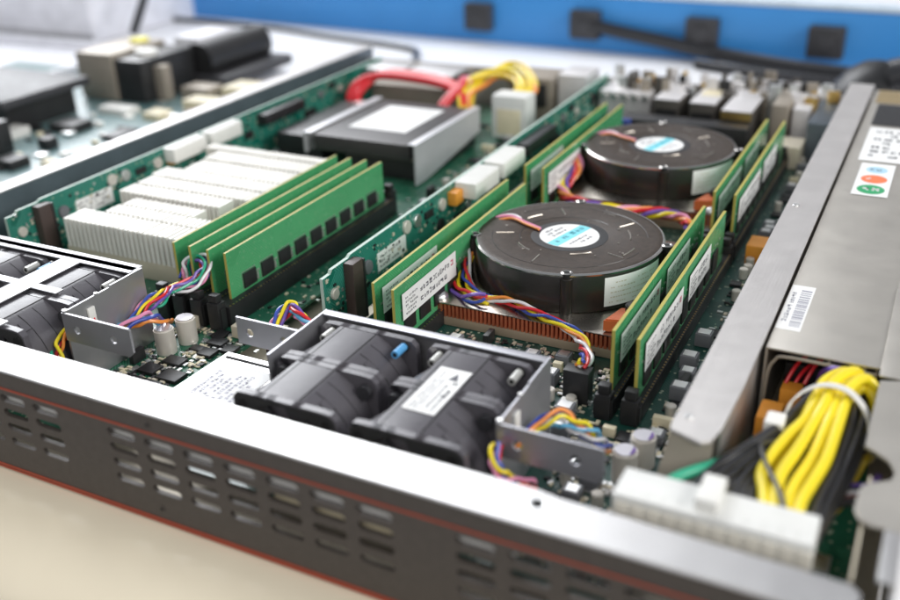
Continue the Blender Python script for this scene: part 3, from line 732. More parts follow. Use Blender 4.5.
# bright top rails of the left cage
t = thing('cage_rail', 'bright metal cross rails lying over the two left fans', 'rail', (lx+4.4, 23.4, 4.2))
MB().box(lx-4, lx+8.75, 25.95, 26.75, 4.24, 4.30, .02).build('back_rail', 'cagel', t)
MB().box(lx+4.9, lx+6.0, 20.5, 25.95, 4.24, 4.30, .02).build('middle_rail', 'cagel', t)
for a, b, y in ((lx-4, lx+2.0, 20.45), (lx+6.0, lx+7.6, 20.45), (lx+6.0, lx+7.4, 23.3), (lx-4, lx+1.7, 23.3), (lx+3.3, lx+4.9, 23.3)):
    MB().box(a, b, y, y+.42, 4.24, 4.30, .02).build('tab', 'cagel', t)

# grey hoses under the lip
for (x, lab) in ((-9.6, 'grey rubber grommet strip under the front lip beside the right fan cage'), (-27.8, 'grey rubber grommet strip under the front lip beside the left fan cage')):
    t = thing('rubber_grommet', lab, 'grommet', (x, 20.6, 1.5), 'grey grommets under the front lip')
    MB().cyl((x+.2, 20.2, 2.2), .55, 1.3, 'y', 24, bev=.12).build('end', 'grey', t)
    MB().cyl((x+2.9, 20.2, 2.2), .55, 1.3, 'y', 24, bev=.12).build('end', 'grey', t)
    MB().box(x+.4, x+2.7, 20.6, 21.3, 1.6, 2.5, .1).build('strap', 'grey', t)

# ------------------------------------------------------------------ label sheet
t = thing('instruction_label', 'white printed sticker plate between the two fan cages', 'label plate', (-22, 24, 1.7))
MB().sheet_xy([(-24.15, 21.2), (-23.9, 26.0), (-20.4, 26.0), (-20.5, 21.2)], 1.55, 1.62, .02).build('plate', 'bright', t)
l = MB().sheet_xy([(-23.6, 21.9), (-23.5, 25.3), (-21.0, 25.2), (-21.1, 21.9)], 1.62, 1.632).build('sheet', 'label', t)
M['lavink'] = mat('faded_ink', (.45,.43,.55), .6)
q = MB(); marks(q, (-23.3, 22.3, 1.634), (0,1,0), (1,0,0), 2.7, 2.0, 8, .7, 11); q.build('printing', 'lavink', l, smooth=False)
for x, y in ((-23.7, 21.6), (-20.9, 21.6)): MB().cyl((x, y, 1.62), .09, .02, 'z', 12).build('rivet', 'hole', t)
MB().box(-23.7, -20.8, 25.55, 25.68, 1.62, 1.64).build('slot', 'hole', t)

# ------------------------------------------------------------------ CPU coolers
def make_cooler(loc, label):
    t = thing('processor_cooler', label, 'cooler', loc, 'round blower coolers')
    # local origin: centre of the blower, z = board top
    fins = MB()
    n = 46
    for k in range(n):
        x = -4.35+8.7*k/n; fins.box(x, x+.11, -5.05, 5.1, .42, 1.02)
    fins.build('fin_stack', 'copper', t, False, False)
    MB().box(-4.4, 4.4, -5.04, 5.05, .0, .41, .03).build('base', 'coolbase', t, False)
    MB().box(-4.5, 4.5, -5.1, 5.1, 1.03, 1.08, .02).build('top_plate', 'steelp', t, False)
    for sx in (-1, 1):
        for sy in (-1, 1):
            s = MB().lathe((sx*4.2, sy*4.7, 1.08), [(.42, 0), (.42, .1), (.36, .22), (.2, .3), (.001, .31)], 24).build('spring_screw', 'silver', t, False)
            MB().cyl((sx*4.2, sy*4.7, .3), .3, .75, 'z', 16).build('spring', 'silver', s, False)
    h = MB(); r = 4.2
    h.lathe((0, 0, 1.08), [(0.001, 0), (r-.05, 0), (r, .05), (r, 1.62), (r-.03, 1.68)], 96)
    h.build('housing', 'blower', t, False)
    # lid: ring with recess round the hub
    MB().lathe((0, 0, 2.76), [(r-.03, -.02), (r-.01, .04), (r-.08, .09), (r-.35, .09), (3.4, .075), (1.75, .07), (1.62, .0), (1.5, .0), (1.42, .05), (.001, .06)], 96).build('lid', 'blowert', t, False)
    MB().lathe((0, 0, 2.78), [(r+.005, -.03), (r+.01, .03), (r-.06, .085), (r-.11, .08)], 96).build('rim', 'rimm', t, False)
    MB().lathe((0, 0, 2.83), [(1.72, .0), (1.60, .004), (1.36, .004), (1.34, -.02)], 64).build('hub_ring', 'black', t, False)
    # mounting lugs
    for a, rl in ((-1.24, 4.1), (0.12, 4.42), (1.8, 4.4), (3.5, 4.3)):
        c, s = math.cos(a), math.sin(a)
        m = MB().cyl((c*rl, s*rl, 1.08), .28, 1.62, 'z', 20, bev=.04).build('mounting_lug', 'blower', t, False)
        MB().cyl((c*(rl-.1), s*(rl-.1), 2.70), .25, .175, 'z', 20).build('lug_recess', 'hole', m, False)
        MB().lathe((c*(rl-.1), s*(rl-.1), 2.86), [(.25, .015), (.17, .045), (.13, .01)], 20).build('lug_screw', 'rimm', m, False)
    sl = MB()
    for a0, a1, rr in ((-1.2, -.75, 2.05), (-2.4, -2.0, 2.4), (.2, .6, 2.7), (-.4, -.1, 3.1), (2.4, 2.7, 2.8), (1.2, 1.4, 3.2)):
        P = [(rr*math.cos(a0+(a1-a0)*k/6), rr*math.sin(a0+(a1-a0)*k/6), 2.84) for k in range(7)]
        sl.tube(P, .035, 6, 2)
    for a in (-2.9, -1.75, -.5, .8, 2.0):
        sl.tube([(2.5*math.cos(a), 2.5*math.sin(a), 2.84), (3.3*math.cos(a+.04), 3.3*math.sin(a+.04), 2.84)], .03, 6, 2)
    sl.build('lid_ribs', 'steelp', t, False)
    pits = MB(); R = random.Random(8)
    for k in range(16):
        a = R.uniform(0, 2*PI); q = R.uniform(1.9, 3.7); pits.cyl((q*math.cos(a), q*math.sin(a), 2.825), R.uniform(.03, .07), .025, 'z', 10)
    pits.build('lid_pips', 'steelp', t, False)
    seam = MB()
    for rr, a0, a1 in ((3.45, -2.9, -.2), (3.45, .3, 2.6), (2.2, 1.0, 3.8)):
        seam.tube([(rr*math.cos(a0+(a1-a0)*k/14), rr*math.sin(a0+(a1-a0)*k/14), 2.832) for k in range(15)], .02, 5, 2)
    seam.build('moulded_ring', 'blower', t, False)
    # hub label with a cyan band
    d = MB().cyl((0, 0, 2.815), 1.33, .025, 'z', 64).build('hub_label', 'label', t, False)
    u = Vector((math.cos(1.32), math.sin(1.32), 0)); v = Vector((-u.y, u.x, 0)); m = MB()
    P = []
    for sgn in (1, -1):
        w0 = .29; 
        for k in range(7):
            w = -w0+2*w0*k/6; L = math.sqrt(1.31**2-w*w)
            P.append(tuple((u*L*sgn+v*w*sgn) + Vector((0, 0, 2.842))))
    m.prism(P, (0, 0, .003)); m.build('cyan_band', 'cyan', d, False, False)
    q = MB(); p0 = -u*.95-v*.14+Vector((0, 0, 2.847)); marks(q, p0, u, v, 1.9, .30, 1, .98, 4, .8); q.build('printing', 'tealink', d, False, False)
    q = MB()
    for off, ln, sd in ((.42, .9, 5), (.68, .7, 6), (.92, .45, 7), (-.68, 1.0, 8), (-.95, .7, 9)):
        p0 = -u*ln*.8+v*off+Vector((0, 0, 2.845)); marks(q, p0, u, v, ln*1.5, .2, 1, .8, sd, .7)
    q.build('printing', 'ink', d, False, False)
    # side sticker following the curve
    m = MB(); A = [-.86+.76*k/12 for k in range(13)]; rr = 4.215
    for a, b in zip(A, A[1:]):
        m.quad((rr*math.cos(a), rr*math.sin(a), 1.3), (rr*math.cos(b), rr*math.sin(b), 1.3), (rr*math.cos(b), rr*math.sin(b), 2.62), (rr*math.cos(a), rr*math.sin(a), 2.62))
    st = m.build('side_label', 'label', t, False)
    q = MB(); rr = 4.222; R = random.Random(4)
    for row in range(5):
        z = 1.45+row*.22; a = -.82+R.uniform(0, .06)
        while a < -.18:
            w = R.uniform(.01, .03)
            if R.random() < .8: q.quad((rr*math.cos(a), rr*math.sin(a), z), (rr*math.cos(a+w), rr*math.sin(a+w), z), (rr*math.cos(a+w), rr*math.sin(a+w), z+.045), (rr*math.cos(a), rr*math.sin(a), z+.045))
            a += w+.012
    q.build('printing', 'hsb', st, False, False)
    # orange clip
    MB().prism([(3.3, -4.9, 1.1), (3.6, -3.6, 1.1), (4.3, -3.5, 1.1), (4.45, -4.6, 1.1)], (0, 0, .55), .05).build('orange_clip', 'copo', t, False)
    MB().cyl((4.15, -3.7, 1.1), .33, .85, 'z', 18, bev=.05).build('post', 'black', t, False)
    return t
M['rimm'] = mat('polished_rim', (.55,.53,.5), .2, 1)
M['tealink'] = mat('teal_ink', (.02,.25,.32), .5)
make_cooler((-13.75, 37.75, .92), 'near round black blower cooler with white and cyan hub label')
dup(bpy.data.objects['processor_cooler'], (-13.75, 52.1, .92), 'far round black blower cooler, behind the near one')

# ------------------------------------------------------------------ wires
def bundle(name, label, path, colours, r=.075, spread=.16, twist=1.0, cat='wire bundle', seed=0, group=None, plug=None):
    R = random.Random(seed); P = [Vector(p) for p in path]; t = thing(name, label, cat, path[0], group)
    n = len(colours)
    Q = []                                       # resample
    for i in range(len(P)-1):
        p0 = P[max(0, i-1)]; p1 = P[i]; p2 = P[i+1]; p3 = P[min(len(P)-1, i+2)]
        for k in range(3):
            a = k/3; Q.append(.5*((2*p1)+(p2-p0)*a+(2*p0-5*p1+4*p2-p3)*a*a+(3*p1-p0-3*p2+p3)*a**3))
    Q.append(P[-1])
    for j, cl in enumerate(colours):
        pts = []; ph = 2*PI*j/n; jit = R.uniform(.75, 1.25)
        for i, q in enumerate(Q):
            d = (Q[min(i+1, len(Q)-1)]-Q[max(0, i-1)]).normalized()
            u = d.cross(Vector((0,0,1))); u = u.normalized() if u.length > .1 else Vector((1,0,0)); v = u.cross(d)
            a = ph+twist*i*.55
            w = spread*jit*(1+.45*math.sin(i*1.3+j*1.9))
            pts.append(q+u*math.cos(a)*w+v*math.sin(a)*w)
        MB().tube(pts, r*R.uniform(.9, 1.05), 8, 4).build('wire', cl, t)
    return t
G = 'thin coloured fan wires'
W = ['w_yellow', 'w_blue', 'w_red', 'w_white', 'w_orange']
bundle('fan_wires', 'coloured wires lying across the copper fins of the near blower', [(-17.9, 38.6, 3.2), (-18.25, 37.6, 3.45), (-17.9, 36.2, 3.0), (-17.3, 34.6, 2.35), (-16.2, 33.6, 2.15), (-15.0, 33.5, 2.2), (-13.6, 33.0, 2.25), (-12.4, 32.6, 2.2), (-11.2, 31.9, 2.15), (-10.5, 31.0, 2.2), (-10.2, 30.2, 2.3), (-10.2, 29.4, 2.4)], W, .072, .16, 1.1, seed=1, group=G)
bundle('fan_wires', 'coloured wires looping loosely beside the left rim of the near blower', [(-18.0, 38.0, 3.3), (-18.4, 37.0, 3.2), (-18.3, 35.6, 2.5), (-17.6, 34.0, 2.1), (-16.6, 33.2, 2.1), (-15.8, 33.3, 2.3)], ['w_yellow', 'w_blue', 'w_purple', 'w_red'], .08, .2, .6, seed=2, group=G)
bundle('fan_wires', 'twisted wires between the two blowers', [(-18.0, 52.0, 3.2), (-18.0, 50.4, 3.2), (-17.4, 48.6, 2.9), (-17.6, 47.0, 2.4), (-16.6, 45.6, 2.3), (-15.0, 45.2, 2.2), (-13.4, 45.4, 2.25), (-11.8, 45.6, 2.3), (-10.6, 45.2, 2.3), (-9.9, 44.0, 2.4)], ['w_yellow', 'w_purple', 'w_red', 'w_orange', 'w_pink'], .11, .22, 1.6, seed=3, group=G)
for y, lab in ((37.75, 'pinkish wire running into the hub of the near blower'), (52.1, 'pinkish wire running into the hub of the far blower')):
    t = thing('hub_wire', lab, 'wire', (-17, y, 3.7), 'hub wires of the blowers')
    MB().tube([(-18.0, y+.4, 3.2), (-17.7, y+.8, 3.72), (-17.0, y+1.0, 3.82), (-16.0, y+.5, 3.82), (-15.2, y+.12, 3.82)], .07, 8).build('wire', 'w_pink', t)
    MB().tube([(-17.7, y+.5, 3.65), (-16.9, y+.75, 3.84), (-16.0, y+.33, 3.84), (-15.2, y-.03, 3.84)], .06, 8).build('wire', 'w_orange', t)
    MB().tube([(-17.9, y+1.0, 3.66), (-17.1, y+1.2, 3.82), (-16.5, y+.95, 3.82)], .06, 8).build('wire', 'w_white', t)
bundle('fan_wires', 'rainbow wires curling up behind the perforated arm by two capacitors', [(-28.3, 25.4, 2.4), (-28.0, 26.0, 2.9), (-27.6, 26.6, 3.1), (-28.1, 27.6, 2.9), (-27.6, 28.6, 2.9), (-27.5, 29.3, 3.2), (-28.2, 29.9, 3.4), (-28.9, 29.8, 3.0), (-29.0, 29.5, 2.4)], ['w_yellow', 'w_blue', 'w_pink', 'w_white', 'w_green', 'w_purple', 'w_red'], .07, .2, .5, seed=4, group=G)
bundle('fan_wires', 'rainbow wires hanging down beside the left capacitors', [(-28.6, 24.4, 2.2), (-27.9, 25.0, 2.6), (-27.4, 25.6, 2.6), (-27.6, 26.4, 2.0), (-27.8, 27.0, 1.5)], ['w_pink', 'w_cyan', 'w_orange', 'w_blue'], .08, .18, .7, seed=5, group=G)
bundle('fan_wires', 'yellow and red wires squeezed between left fan and its metal arm', [(-28.3, 23.6, 3.4), (-28.9, 22.6, 3.1), (-28.8, 21.9, 2.6), (-28.0, 21.6, 2.2), (-26.9, 21.9, 1.9)], ['w_yellow', 'w_orange', 'w_red', 'w_green'], .07, .16, .6, seed=6, group=G)
bundle('fan_wires', 'coloured wires curling beside the middle riser board near the label plate', [(-21.5, 25.6, 2.6), (-21.7, 26.6, 3.1), (-21.5, 27.3, 3.5), (-21.0, 27.0, 3.5), (-20.3, 26.9, 3.2), (-19.7, 27.3, 3.0), (-19.6, 28.0, 2.2)], ['w_yellow', 'w_blue', 'w_pink', 'w_cyan', 'w_red', 'w_purple'], .08, .18, .6, seed=7, group=G)
bundle('fan_wires', 'orange blue and white wires behind the right perforated arm', [(-10.3, 23.4, 2.6), (-9.8, 24.1, 3.0), (-9.1, 24.6, 3.3), (-8.5, 24.5, 3.1), (-8.0, 24.5, 2.9), (-7.75, 24.9, 2.5), (-7.8, 25.6, 1.8)], ['w_orange', 'w_blue', 'w_white', 'w_cyan', 'w_yellow'], .07, .2, .6, seed=8, group=G)
bundle('fan_wires', 'yellow blue and red wires bent round the right fan corner', [(-10.1, 22.0, 3.6), (-10.0, 21.5, 3.3), (-9.7, 21.4, 2.9), (-9.3, 21.8, 2.6), (-9.0, 22.1, 2.2)], ['w_yellow', 'w_blue', 'w_red', 'w_pink'], .07, .15, .6, seed=9, group=G)

# ------------------------------------------------------------------ ports at the back
t = None
for i, (x0, x1, y0, k) in enumerate(((-17.0, -15.3, 62.3, 'silver port box with plain lid, leftmost at the back'), (-14.6, -12.9, 62.1, 'silver port box with yellowish lid, middle one at the back'), (-12.3, -10.4, 61.0, 'silver port box with brass front, rightmost at the back'))):
    t = thing('network_port', k, 'port', ((x0+x1)/2, 63, .92), 'silver port boxes at the back')
    MB().box(x0, x1, y0, 66.4, .95, 3.5, .06).build('shield', 'dark_t', t)
    MB().box(x0+.02, x1-.02, y0-.05, 66.3, 3.5, 3.58, .02).build('lid', 'palem', t)
    if i == 1: MB().box(x0+.25, x1-.2, 64, 66, 3.58, 3.6).build('sticker', 'cream', t)
    if i == 2: MB().box(x0, x1, y0-.12, y0-.02, 3.0, 3.45, .02).build('brass_strip', 'gold', t)
    MB().box(x0+.15, x1-.15, y0-.04, y0, 1.1, 2.9).build('opening', 'chip', t)
t = thing('rear_port', 'pale metal ports left of the silver port boxes', 'port', (-19.5, 64, 1))
MB().box(-21.2, -17.6, 63.5, 66.4, .95, 3.5, .1).build('shield', 'palem', t)
for k in range(5): MB().cyl((-20.9+.75*k, 63.2, 3.2), .22, .35, 'y', 12).build('screw', 'silver', t)
t = thing('rear_port', 'dark and silver ports between the memory modules and metal divider', 'port', (-8, 64, 1))
MB().box(-9.4, -8.4, 62.0, 66.4, .95, 3.9, .1).build('shield', 'tan', t)
MB().box(-8.2, -7.2, 62.6, 66.4, .95, 3.6, .1).build('shield', 'palem', t)
MB().box(-7.0, -5.7, 60.6, 66.4, .95, 3.4, .1).build('grille', 'inner', t)
g = MB()
for a in range(6):
    for b in range(9): g.cyl((-6.85+.21*a, 61+.55*b, 3.4), .075, .01, 'z', 6)
g.build('grille_holes', 'hole', t, smooth=False)

t = thing('rear_bracket', 'jumble of small silver tabs and connectors along the rear panel', 'bracket', (-14, 66.9, 3.5))
R = random.Random(31)
for k in range(24):
    x = -21+R.uniform(0, 15); y = 66.9+R.uniform(0, 2.2); a = R.uniform(.15, .6); b = R.uniform(.1, .45); z = R.uniform(2.6, 3.9)
    MB().box(x-a, x+a, y-b, y+b, 1.9, z, .04, Matrix.Rotation(R.uniform(-.4, .4), 3, 'Z')).build('tab', R.choice(('bright', 'silver', 'tan', 'chip', 'inner')), t)
for k in range(70):
    x = -21+R.uniform(0, 15); y = R.uniform(64.2, 68.5); a = R.uniform(.1, .4); b = R.uniform(.08, .3); z = R.uniform(3.6, 4.5)
    MB().box(x-a, x+a, y-b, y+b, 1.9, z, .04, Matrix.Rotation(R.uniform(-.6, .6), 3, 'Z')).build('tab', R.choice(('palem', 'palem', 'silver', 'tan', 'chip', 'dark_t', 'gold')), t)
MB().box(-41.5, -5.6, 66.8, 69.2, .2, 2.0, .1).build('support', 'palem', t)
# ------------------------------------------------------------------ power supply
ps = thing('power_supply', 'long grey metal power supply box with barcode sticker along the right side', 'power supply', (-1.5, 30, .15))
MB().box(-3.85, .9, 30.2, 66.8, 4.1, 4.18, .02).build('top_cover', 'psu', ps)
MB().box(-3.85, -3.77, 30.2, 66.8, .2, 4.1).build('side_cover', 'psu', ps)
MB().box(-3.6, .9, 36.5, 66.8, .2, 4.0).build('inner_casing', 'inner', ps)
MB().box(-.22, .9, 29.6, 36.5, 4.19, 4.25, .015).build('raised_cover', 'psu', ps)
MB().box(-.22, .9, 36.6, 66.8, 4.181, 4.20).build('raised_cover', 'psu', ps)
M['brass'] = mat('brassy_plate', (.55,.42,.22), .4, .8)
MB().box(-3.6, .85, 63.6, 66.6, 4.19, 4.215).build('brass_plate', 'brass', ps)
fr = MB().tube([(-3.7, 30.15, .6), (-3.7, 30.15, 3.0), (-3.5, 30.15, 3.75), (-3.0, 30.12, 3.98), (-.3, 30.1, 3.95)], .06, 8)
fr.box(-1.85, -1.75, 30.15, 30.25, 1.0, 4.05).box(-.75, -.65, 30.2, 30.3, 1.0, 4.05).box(-.35, -.28, 30.2, 30.3, 1.0, 4.05)
fr.build('front_frame', 'tan', ps)
MB().box(-3.3, -2.0, 31.5, 34.0, 1.0, 3.0, .1).build('transformer', 'chip', ps)
MB().box(-3.2, -2.5, 30.1, 30.8, 1.0, 2.7, .05).build('coil', 'orp', ps)
MB().cyl((-1.4, 32, .9), .5, 2.4, 'z', 20).build('component', 'chip', ps)
MB().cyl((-3.2, 35, .9), .4, 2.8, 'z', 20).build('component', 'grey', ps)
for k, (x, z) in enumerate(((-3.1, 3.3), (-2.9, 3.0), (-2.5, 3.4))): MB().tube([(x, 30.6, z-.6), (x+.3, 31.2, z), (x+.9, 32.2, z+.2), (x+1.6, 33.5, z)], .07, 8).build('inner_wire', 'w_red', ps)
def sticker(parent, x0, x1, y0, y1, z=4.182, skew=.0):
    return MB().prism([(x0, y0, z), (x1, y0, z), (x1+skew, y1, z), (x0+skew, y1, z)], (0, 0, .008)).build('sticker', 'label', parent)
s = sticker(ps, -3.85+.03, -2.98, 31.7, 35.5)
M['barink'] = mat('soft_ink', (.30,.30,.36), .6)
q = MB(); bars(q, (-3.05, 32.0, 4.193), (0,1,0), (-1,0,0), 3.1, .38, 3, 24); marks(q, (-3.52, 32.1, 4.193), (0,1,0), (-1,0,0), 2.9, .2, 1, .9, 5, .8)
q.build('printing', 'barink', s, smooth=False)
s = sticker(ps, -3.05, -1.45, 46.5, 51.4, z=4.205)
def oval(cx, cy, rx, ry, k, z=4.215):
    m = MB(); m.prism([(cx+rx*math.cos(2*PI*i/28), cy+ry*math.sin(2*PI*i/28), z) for i in range(28)], (0, 0, .004)); m.build('printed_oval', k, s, smooth=False)
    q = MB(); marks(q, (cx-rx*.6, cy-ry*.35, z+.006), (1,0,0), (0,1,0), rx*1.1, ry*.7, 1, .9, int(cy), .8); q.build('printing', 'label' if k != 'lblue' else 'ink', s, smooth=False)
oval(-2.25, 50.4, .5, .5, 'lblue'); oval(-2.25, 48.95, .6, .62, 'red'); oval(-2.25, 47.4, .62, .66, 'green')
s = sticker(ps, -3.3, -.4, 51.8, 58.0, z=4.205)
q = MB(); marks(q, (-2.9, 52.4, 4.216), (1,0,0), (0,1,0), 2.2, 5.2, 7, .6, 15, .55); q.build('printing', 'ink', s, smooth=False)
MB().box(-3.35, .8, 58.6, 63.2, 4.205, 4.215).build('dark_label', 'chip', ps)
MB().box(-1.6, .7, 59.5, 62.4, 4.216, 4.22).build('sticker', 'label', ps)

# ------------------------------------------------------------------ power plug and cables
at = thing('power_connector', 'white translucent multi pin plug at the front right corner', 'connector', (-3.4, 20.8, 3))
MB().box(-5.95, -.85, 20.05, 21.35, 3.3, 4.5, .07).build('housing', 'clearw', at)
m = MB()
for k in range(12): m.box(-5.85+.42*k, -5.47+.42*k, 19.99, 20.05, 3.35, 4.32, .03)
m.build('pin_ribs', 'creamw', at)
m = MB()
for k in range(12): m.box(-5.85+.42*k, -5.5+.42*k, 20.05, 20.6, 4.5, 4.515)
m.build('top_ridges', 'clearw', at)
MB().box(-3.85, -3.25, 20.3, 21.5, 4.5, 4.85, .06).build('latch', 'white', at)
R = random.Random(12)
def cable(pts, r, k, parent, name='wire'): MB().tube(pts, r, 10, 6).build(name, k, parent)
yc = thing('yellow_wires', 'thick bunch of bright yellow wires looping out of the power supply', 'cable', (-1.8, 26, 3))
for p in ([(-.6, 32.2, 1.8), (-.72, 30.82, 3.2), (-1.01, 30.2, 3.8), (-1.34, 29.6, 4.1), (-1.75, 28.58, 4.2), (-1.83, 27.56, 4.1), (-1.97, 26.64, 3.95), (-2.28, 25.73, 3.85), (-2.57, 24.49, 3.8), (-2.66, 23.44, 3.85), (-2.44, 22.57, 3.9), (-2.15, 21.2, 3.9)],
          [(-.5, 32, 1.8), (-.52, 30.77, 3.2), (-.76, 30.2, 3.8), (-1.05, 29.6, 4.2), (-1.46, 28.53, 4.3), (-1.57, 27.25, 4.2), (-1.73, 26.32, 4.0), (-1.95, 24.77, 3.95), (-2.15, 23.49, 3.95), (-2.12, 22.41, 3.95), (-1.92, 21.2, 3.95)],
          [(-.5, 32, 1.5), (-.45, 31.02, 3.0), (-.62, 30.2, 3.7), (-.9, 29.6, 4.0), (-1.2, 28.6, 4.15), (-1.29, 27.17, 4.12), (-1.38, 26.17, 3.95), (-1.52, 24.73, 3.8), (-1.72, 23.45, 3.85), (-1.79, 22.48, 3.9), (-1.68, 21.2, 3.9)],
          [(.05, 30.4, 1.6), (.02, 29.29, 3.0), (-.2, 29.31, 3.8), (-.58, 29.29, 4.2), (-.92, 28.5, 4.3), (-1.0, 27.61, 4.2), (-1.05, 26.18, 4.05), (-1.13, 24.67, 3.95), (-1.34, 23.28, 3.95), (-1.46, 22.38, 3.95), (-1.42, 21.2, 3.9)],
          [(.0, 30.2, 1.4), (-.04, 28.97, 2.8), (-.24, 29.12, 3.6), (-.6, 29.3, 3.85), (-.9, 28.55, 3.8), (-1.2, 27.21, 3.7), (-1.5, 25.65, 3.5), (-1.7, 23.88, 3.55), (-1.5, 22.45, 3.6), (-1.3, 21.2, 3.7)],
          [(-.9, 32, 1.8), (-1.0, 30.8, 3.1), (-1.3, 30.1, 3.7), (-1.6, 29.4, 3.85), (-1.9, 28.2, 3.8), (-2.05, 27.0, 3.65), (-2.15, 25.6, 3.5), (-2.35, 24.2, 3.5), (-2.3, 22.7, 3.6), (-2.3, 21.2, 3.7)]):
    cable(p, .172, 'w_yellow', yc)
for p in ([(-.2, 28.6, 2.2), (-.35, 27.4, 2.9), (-.5, 26.2, 3.0), (-.55, 25.0, 2.8), (-.8, 23.8, 2.8), (-1.1, 21.6, 3.4)], [(-.05, 28.2, 2.0), (-.2, 27.0, 2.6), (-.4, 25.8, 2.7), (-.6, 24.6, 2.6), (-1.0, 23.4, 2.7), (-1.2, 21.6, 3.4)]):
    cable(p, .17, 'w_yellow2', yc)
bc = thing('black_wires', 'black wires running under and beside the yellow bunch to the white plug', 'cable', (-3, 25, 3))
for k in range(4):
    d = .13*k
    cable([(-1.6+.1*k, 31.5, 2.2), (-1.8, 30.0, 3.2-d*.5), (-1.99+.03*k, 28.87, 3.65-d), (-2.26+d*.7, 27.55, 3.75-d), (-2.6+d*.8, 26.36, 3.75-d), (-3.05+d*1.1, 25.29, 3.75-d), (-3.5+d*1.5, 24.36, 3.72-d*.6), (-3.94+d*2, 23.41, 3.7-d*.5), (-4.2+.26*k, 22.2, 3.8), (-4.3+.27*k, 21.2, 3.85)], .15, 'w_black', bc)
for k in range(3):
    d = .16*k
    cable([(-1.5, 31.2, 2.4), (-1.86+d*.5, 28.71, 3.3-d), (-2.07+d*.5, 27.18, 3.45-d), (-2.4+d*.5, 25.96, 3.45-d), (-2.75+d*.5, 24.98, 3.45-d), (-3.0+d, 24.08, 3.5-d), (-3.15+d*1.2, 22.77, 3.65), (-3.1+d*1.4, 21.2, 3.8)], .15, 'w_black', bc)
cable([(-.7, 31.4, 2.4), (-.85, 30.2, 3.2), (-.93, 29.31, 3.5), (-.74, 27.79, 3.75), (-.76, 26.04, 3.7), (-.9, 24.4, 3.65), (-1.04, 23.23, 3.7), (-1.1, 21.2, 3.8)], .15, 'w_black', bc)
cable([(-.3, 31, 2.2), (-.45, 30.0, 3.0), (-.5, 29.0, 3.45), (-.46, 27.63, 3.6), (-.54, 25.88, 3.6), (-.67, 24.66, 3.5), (-.82, 23.23, 3.55), (-.93, 21.2, 3.75)], .15, 'w_black', bc)
cable([(-.35, 28.5, 3.0), (-.3, 27.2, 3.3), (-.4, 25.5, 3.3), (-.6, 24.0, 3.3), (-.85, 21.9, 3.5)], .14, 'w_black', bc)
cable([(-2.0, 26.4, 3.4), (-2.62, 25.3, 3.75), (-2.9, 24.6, 4.02), (-2.65, 23.7, 4.12), (-2.34, 23.0, 4.17), (-2.0, 22.3, 4.17), (-1.6, 21.2, 4.1)], .075, 'w_black', bc)
for k in range(5): cable([(-1.0, 24+.2*k, 2.8), (-.4, 24.2+.2*k, 3.0), (.1, 24.8+.15*k, 2.9), (.3, 26+.1*k, 2.6)], .12, ('w_black', 'w_brown', 'w_white', 'w_black', 'w_purple')[k], bc)
t = thing('purple_wire', 'purple wire arching over the back of the yellow bunch', 'wire', (-2, 31, 3.5))
cable([(-2.1, 31.2, 2.4), (-1.95, 30.5, 3.4), (-1.68, 30.0, 3.9), (-1.3, 29.9, 3.98), (-.9, 30.0, 3.85), (-.65, 30.5, 3.2), (-.6, 31.2, 2.4)], .13, 'w_purple', t)
t = thing('green_wire', 'green wire tip emerging between metal divider and white plug', 'wire', (-4.4, 23, 3.5))
cable([(-3.7, 24.4, 3.4), (-4.2, 23.2, 3.75), (-4.8, 22.2, 3.85), (-5.1, 21.3, 3.85)], .16, 'w_green', t)
t = thing('zip_tie', 'milky plastic tie holding the yellow bunch of wires', 'cable tie', (-2, 28.5, 4))
m = MB(); P = [(-2.85, 26.4, 3.5), (-2.62, 26.75, 3.9), (-2.54, 27.05, 4.12), (-2.3, 27.4, 4.32), (-1.91, 27.65, 4.5), (-1.45, 27.72, 4.58), (-.96, 27.6, 4.54), (-.55, 27.4, 4.3), (-.26, 27.1, 4.0), (-.16, 26.85, 3.6), (-.2, 26.7, 3.1)]
Pv = []
for i in range(len(P)-1):
    for k in range(5):
        p0, p1, p2, p3 = (Vector(P[max(0, i-1)]), Vector(P[i]), Vector(P[i+1]), Vector(P[min(len(P)-1, i+2)])); a = k/5
        Pv.append(.5*((2*p1)+(p2-p0)*a+(2*p0-5*p1+4*p2-p3)*a*a+(3*p1-p0-3*p2+p3)*a**3))
wv = Vector((.06, .27, .0))
for a, b in zip(Pv, Pv[1:]):
    up = (b-a).cross(wv).normalized()*-.05
    m.prism([a, b, b+wv, a+wv], up)
bmesh.ops.remove_doubles(m.bm, verts=m.bm.verts, dist=.002)
m.build('strap', 'tie', t)
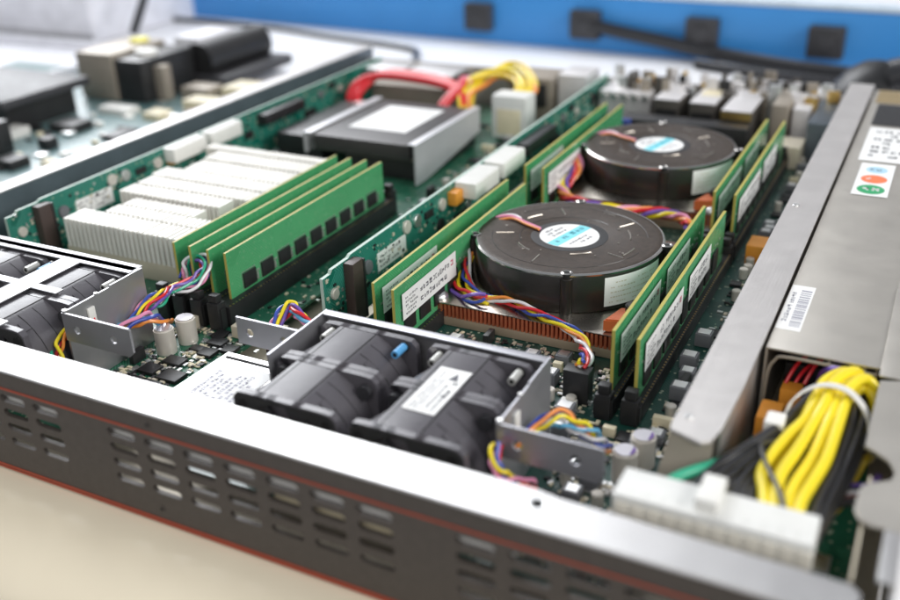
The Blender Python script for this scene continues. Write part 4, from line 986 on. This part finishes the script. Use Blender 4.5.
MB().box(-3.1, -2.5, 25.95, 26.7, 3.45, 3.95, .12).build('head', 'white', t)
tag(MB().box(-3.6, -2.85, 27.8, 29.0, 1.2, 2.9, .12).build('orange_block', 'orp'), 'orange component under the tie head beside the metal divider', 'component')

# ------------------------------------------------------------------ light
w = bpy.data.worlds.new('World'); bpy.context.scene.world = w; w.use_nodes = True
bg = w.node_tree.nodes['Background']; bg.inputs['Color'].default_value = (.86, .92, 1, 1); bg.inputs['Strength'].default_value = .25
def area(name, loc, target, sx, sy, power, col=(1,1,1)):
    l = bpy.data.lights.new(name, 'AREA'); l.shape = 'RECTANGLE'; l.size = sx; l.size_y = sy; l.energy = power; l.color = col
    o = bpy.data.objects.new(name, l); C.objects.link(o); o.location = loc
    o.rotation_euler = (Vector(target)-Vector(loc)).to_track_quat('-Z', 'Y').to_euler(); return o
area('window_light', (-1.25, 2.15, 1.25), (-.35, .6, 0), 2.6, 1.7, 105, (.95, .97, 1))
area('side_light', (1.7, .3, 1.1), (-.2, .4, 0), 1.2, .9, 20, (1, .98, .95))
area('room_light', (.3, -1.2, 1.2), (-.2, .3, 0), 1.2, .8, 7, (1, .96, .9))

# ------------------------------------------------------------------ camera
Rm = ((0.89166347, 0.1757419, -0.41719425), (0.45153227, -0.41137786, 0.79176188), (-0.03247874, -0.89436181, -0.44616375))
cd = bpy.data.cameras.new('Camera'); cam = bpy.data.objects.new('Camera', cd); C.objects.link(cam)
mw = Matrix(((Rm[0][0], -Rm[0][1], -Rm[0][2], 0), (Rm[1][0], -Rm[1][1], -Rm[1][2], 0), (Rm[2][0], -Rm[2][1], -Rm[2][2], .206), (0, 0, 0, 1)))
cam.matrix_world = mw
cd.lens = 966.18/900*36; cd.sensor_width = 36; cd.clip_start = .01; cd.clip_end = 50
cd.dof.use_dof = True; cd.dof.focus_distance = .39; cd.dof.aperture_fstop = 6.2
sc = bpy.context.scene; sc.camera = cam
sc.view_settings.view_transform = 'Standard'; sc.view_settings.look = 'None'; sc.view_settings.exposure = .64; sc.view_settings.gamma = 1
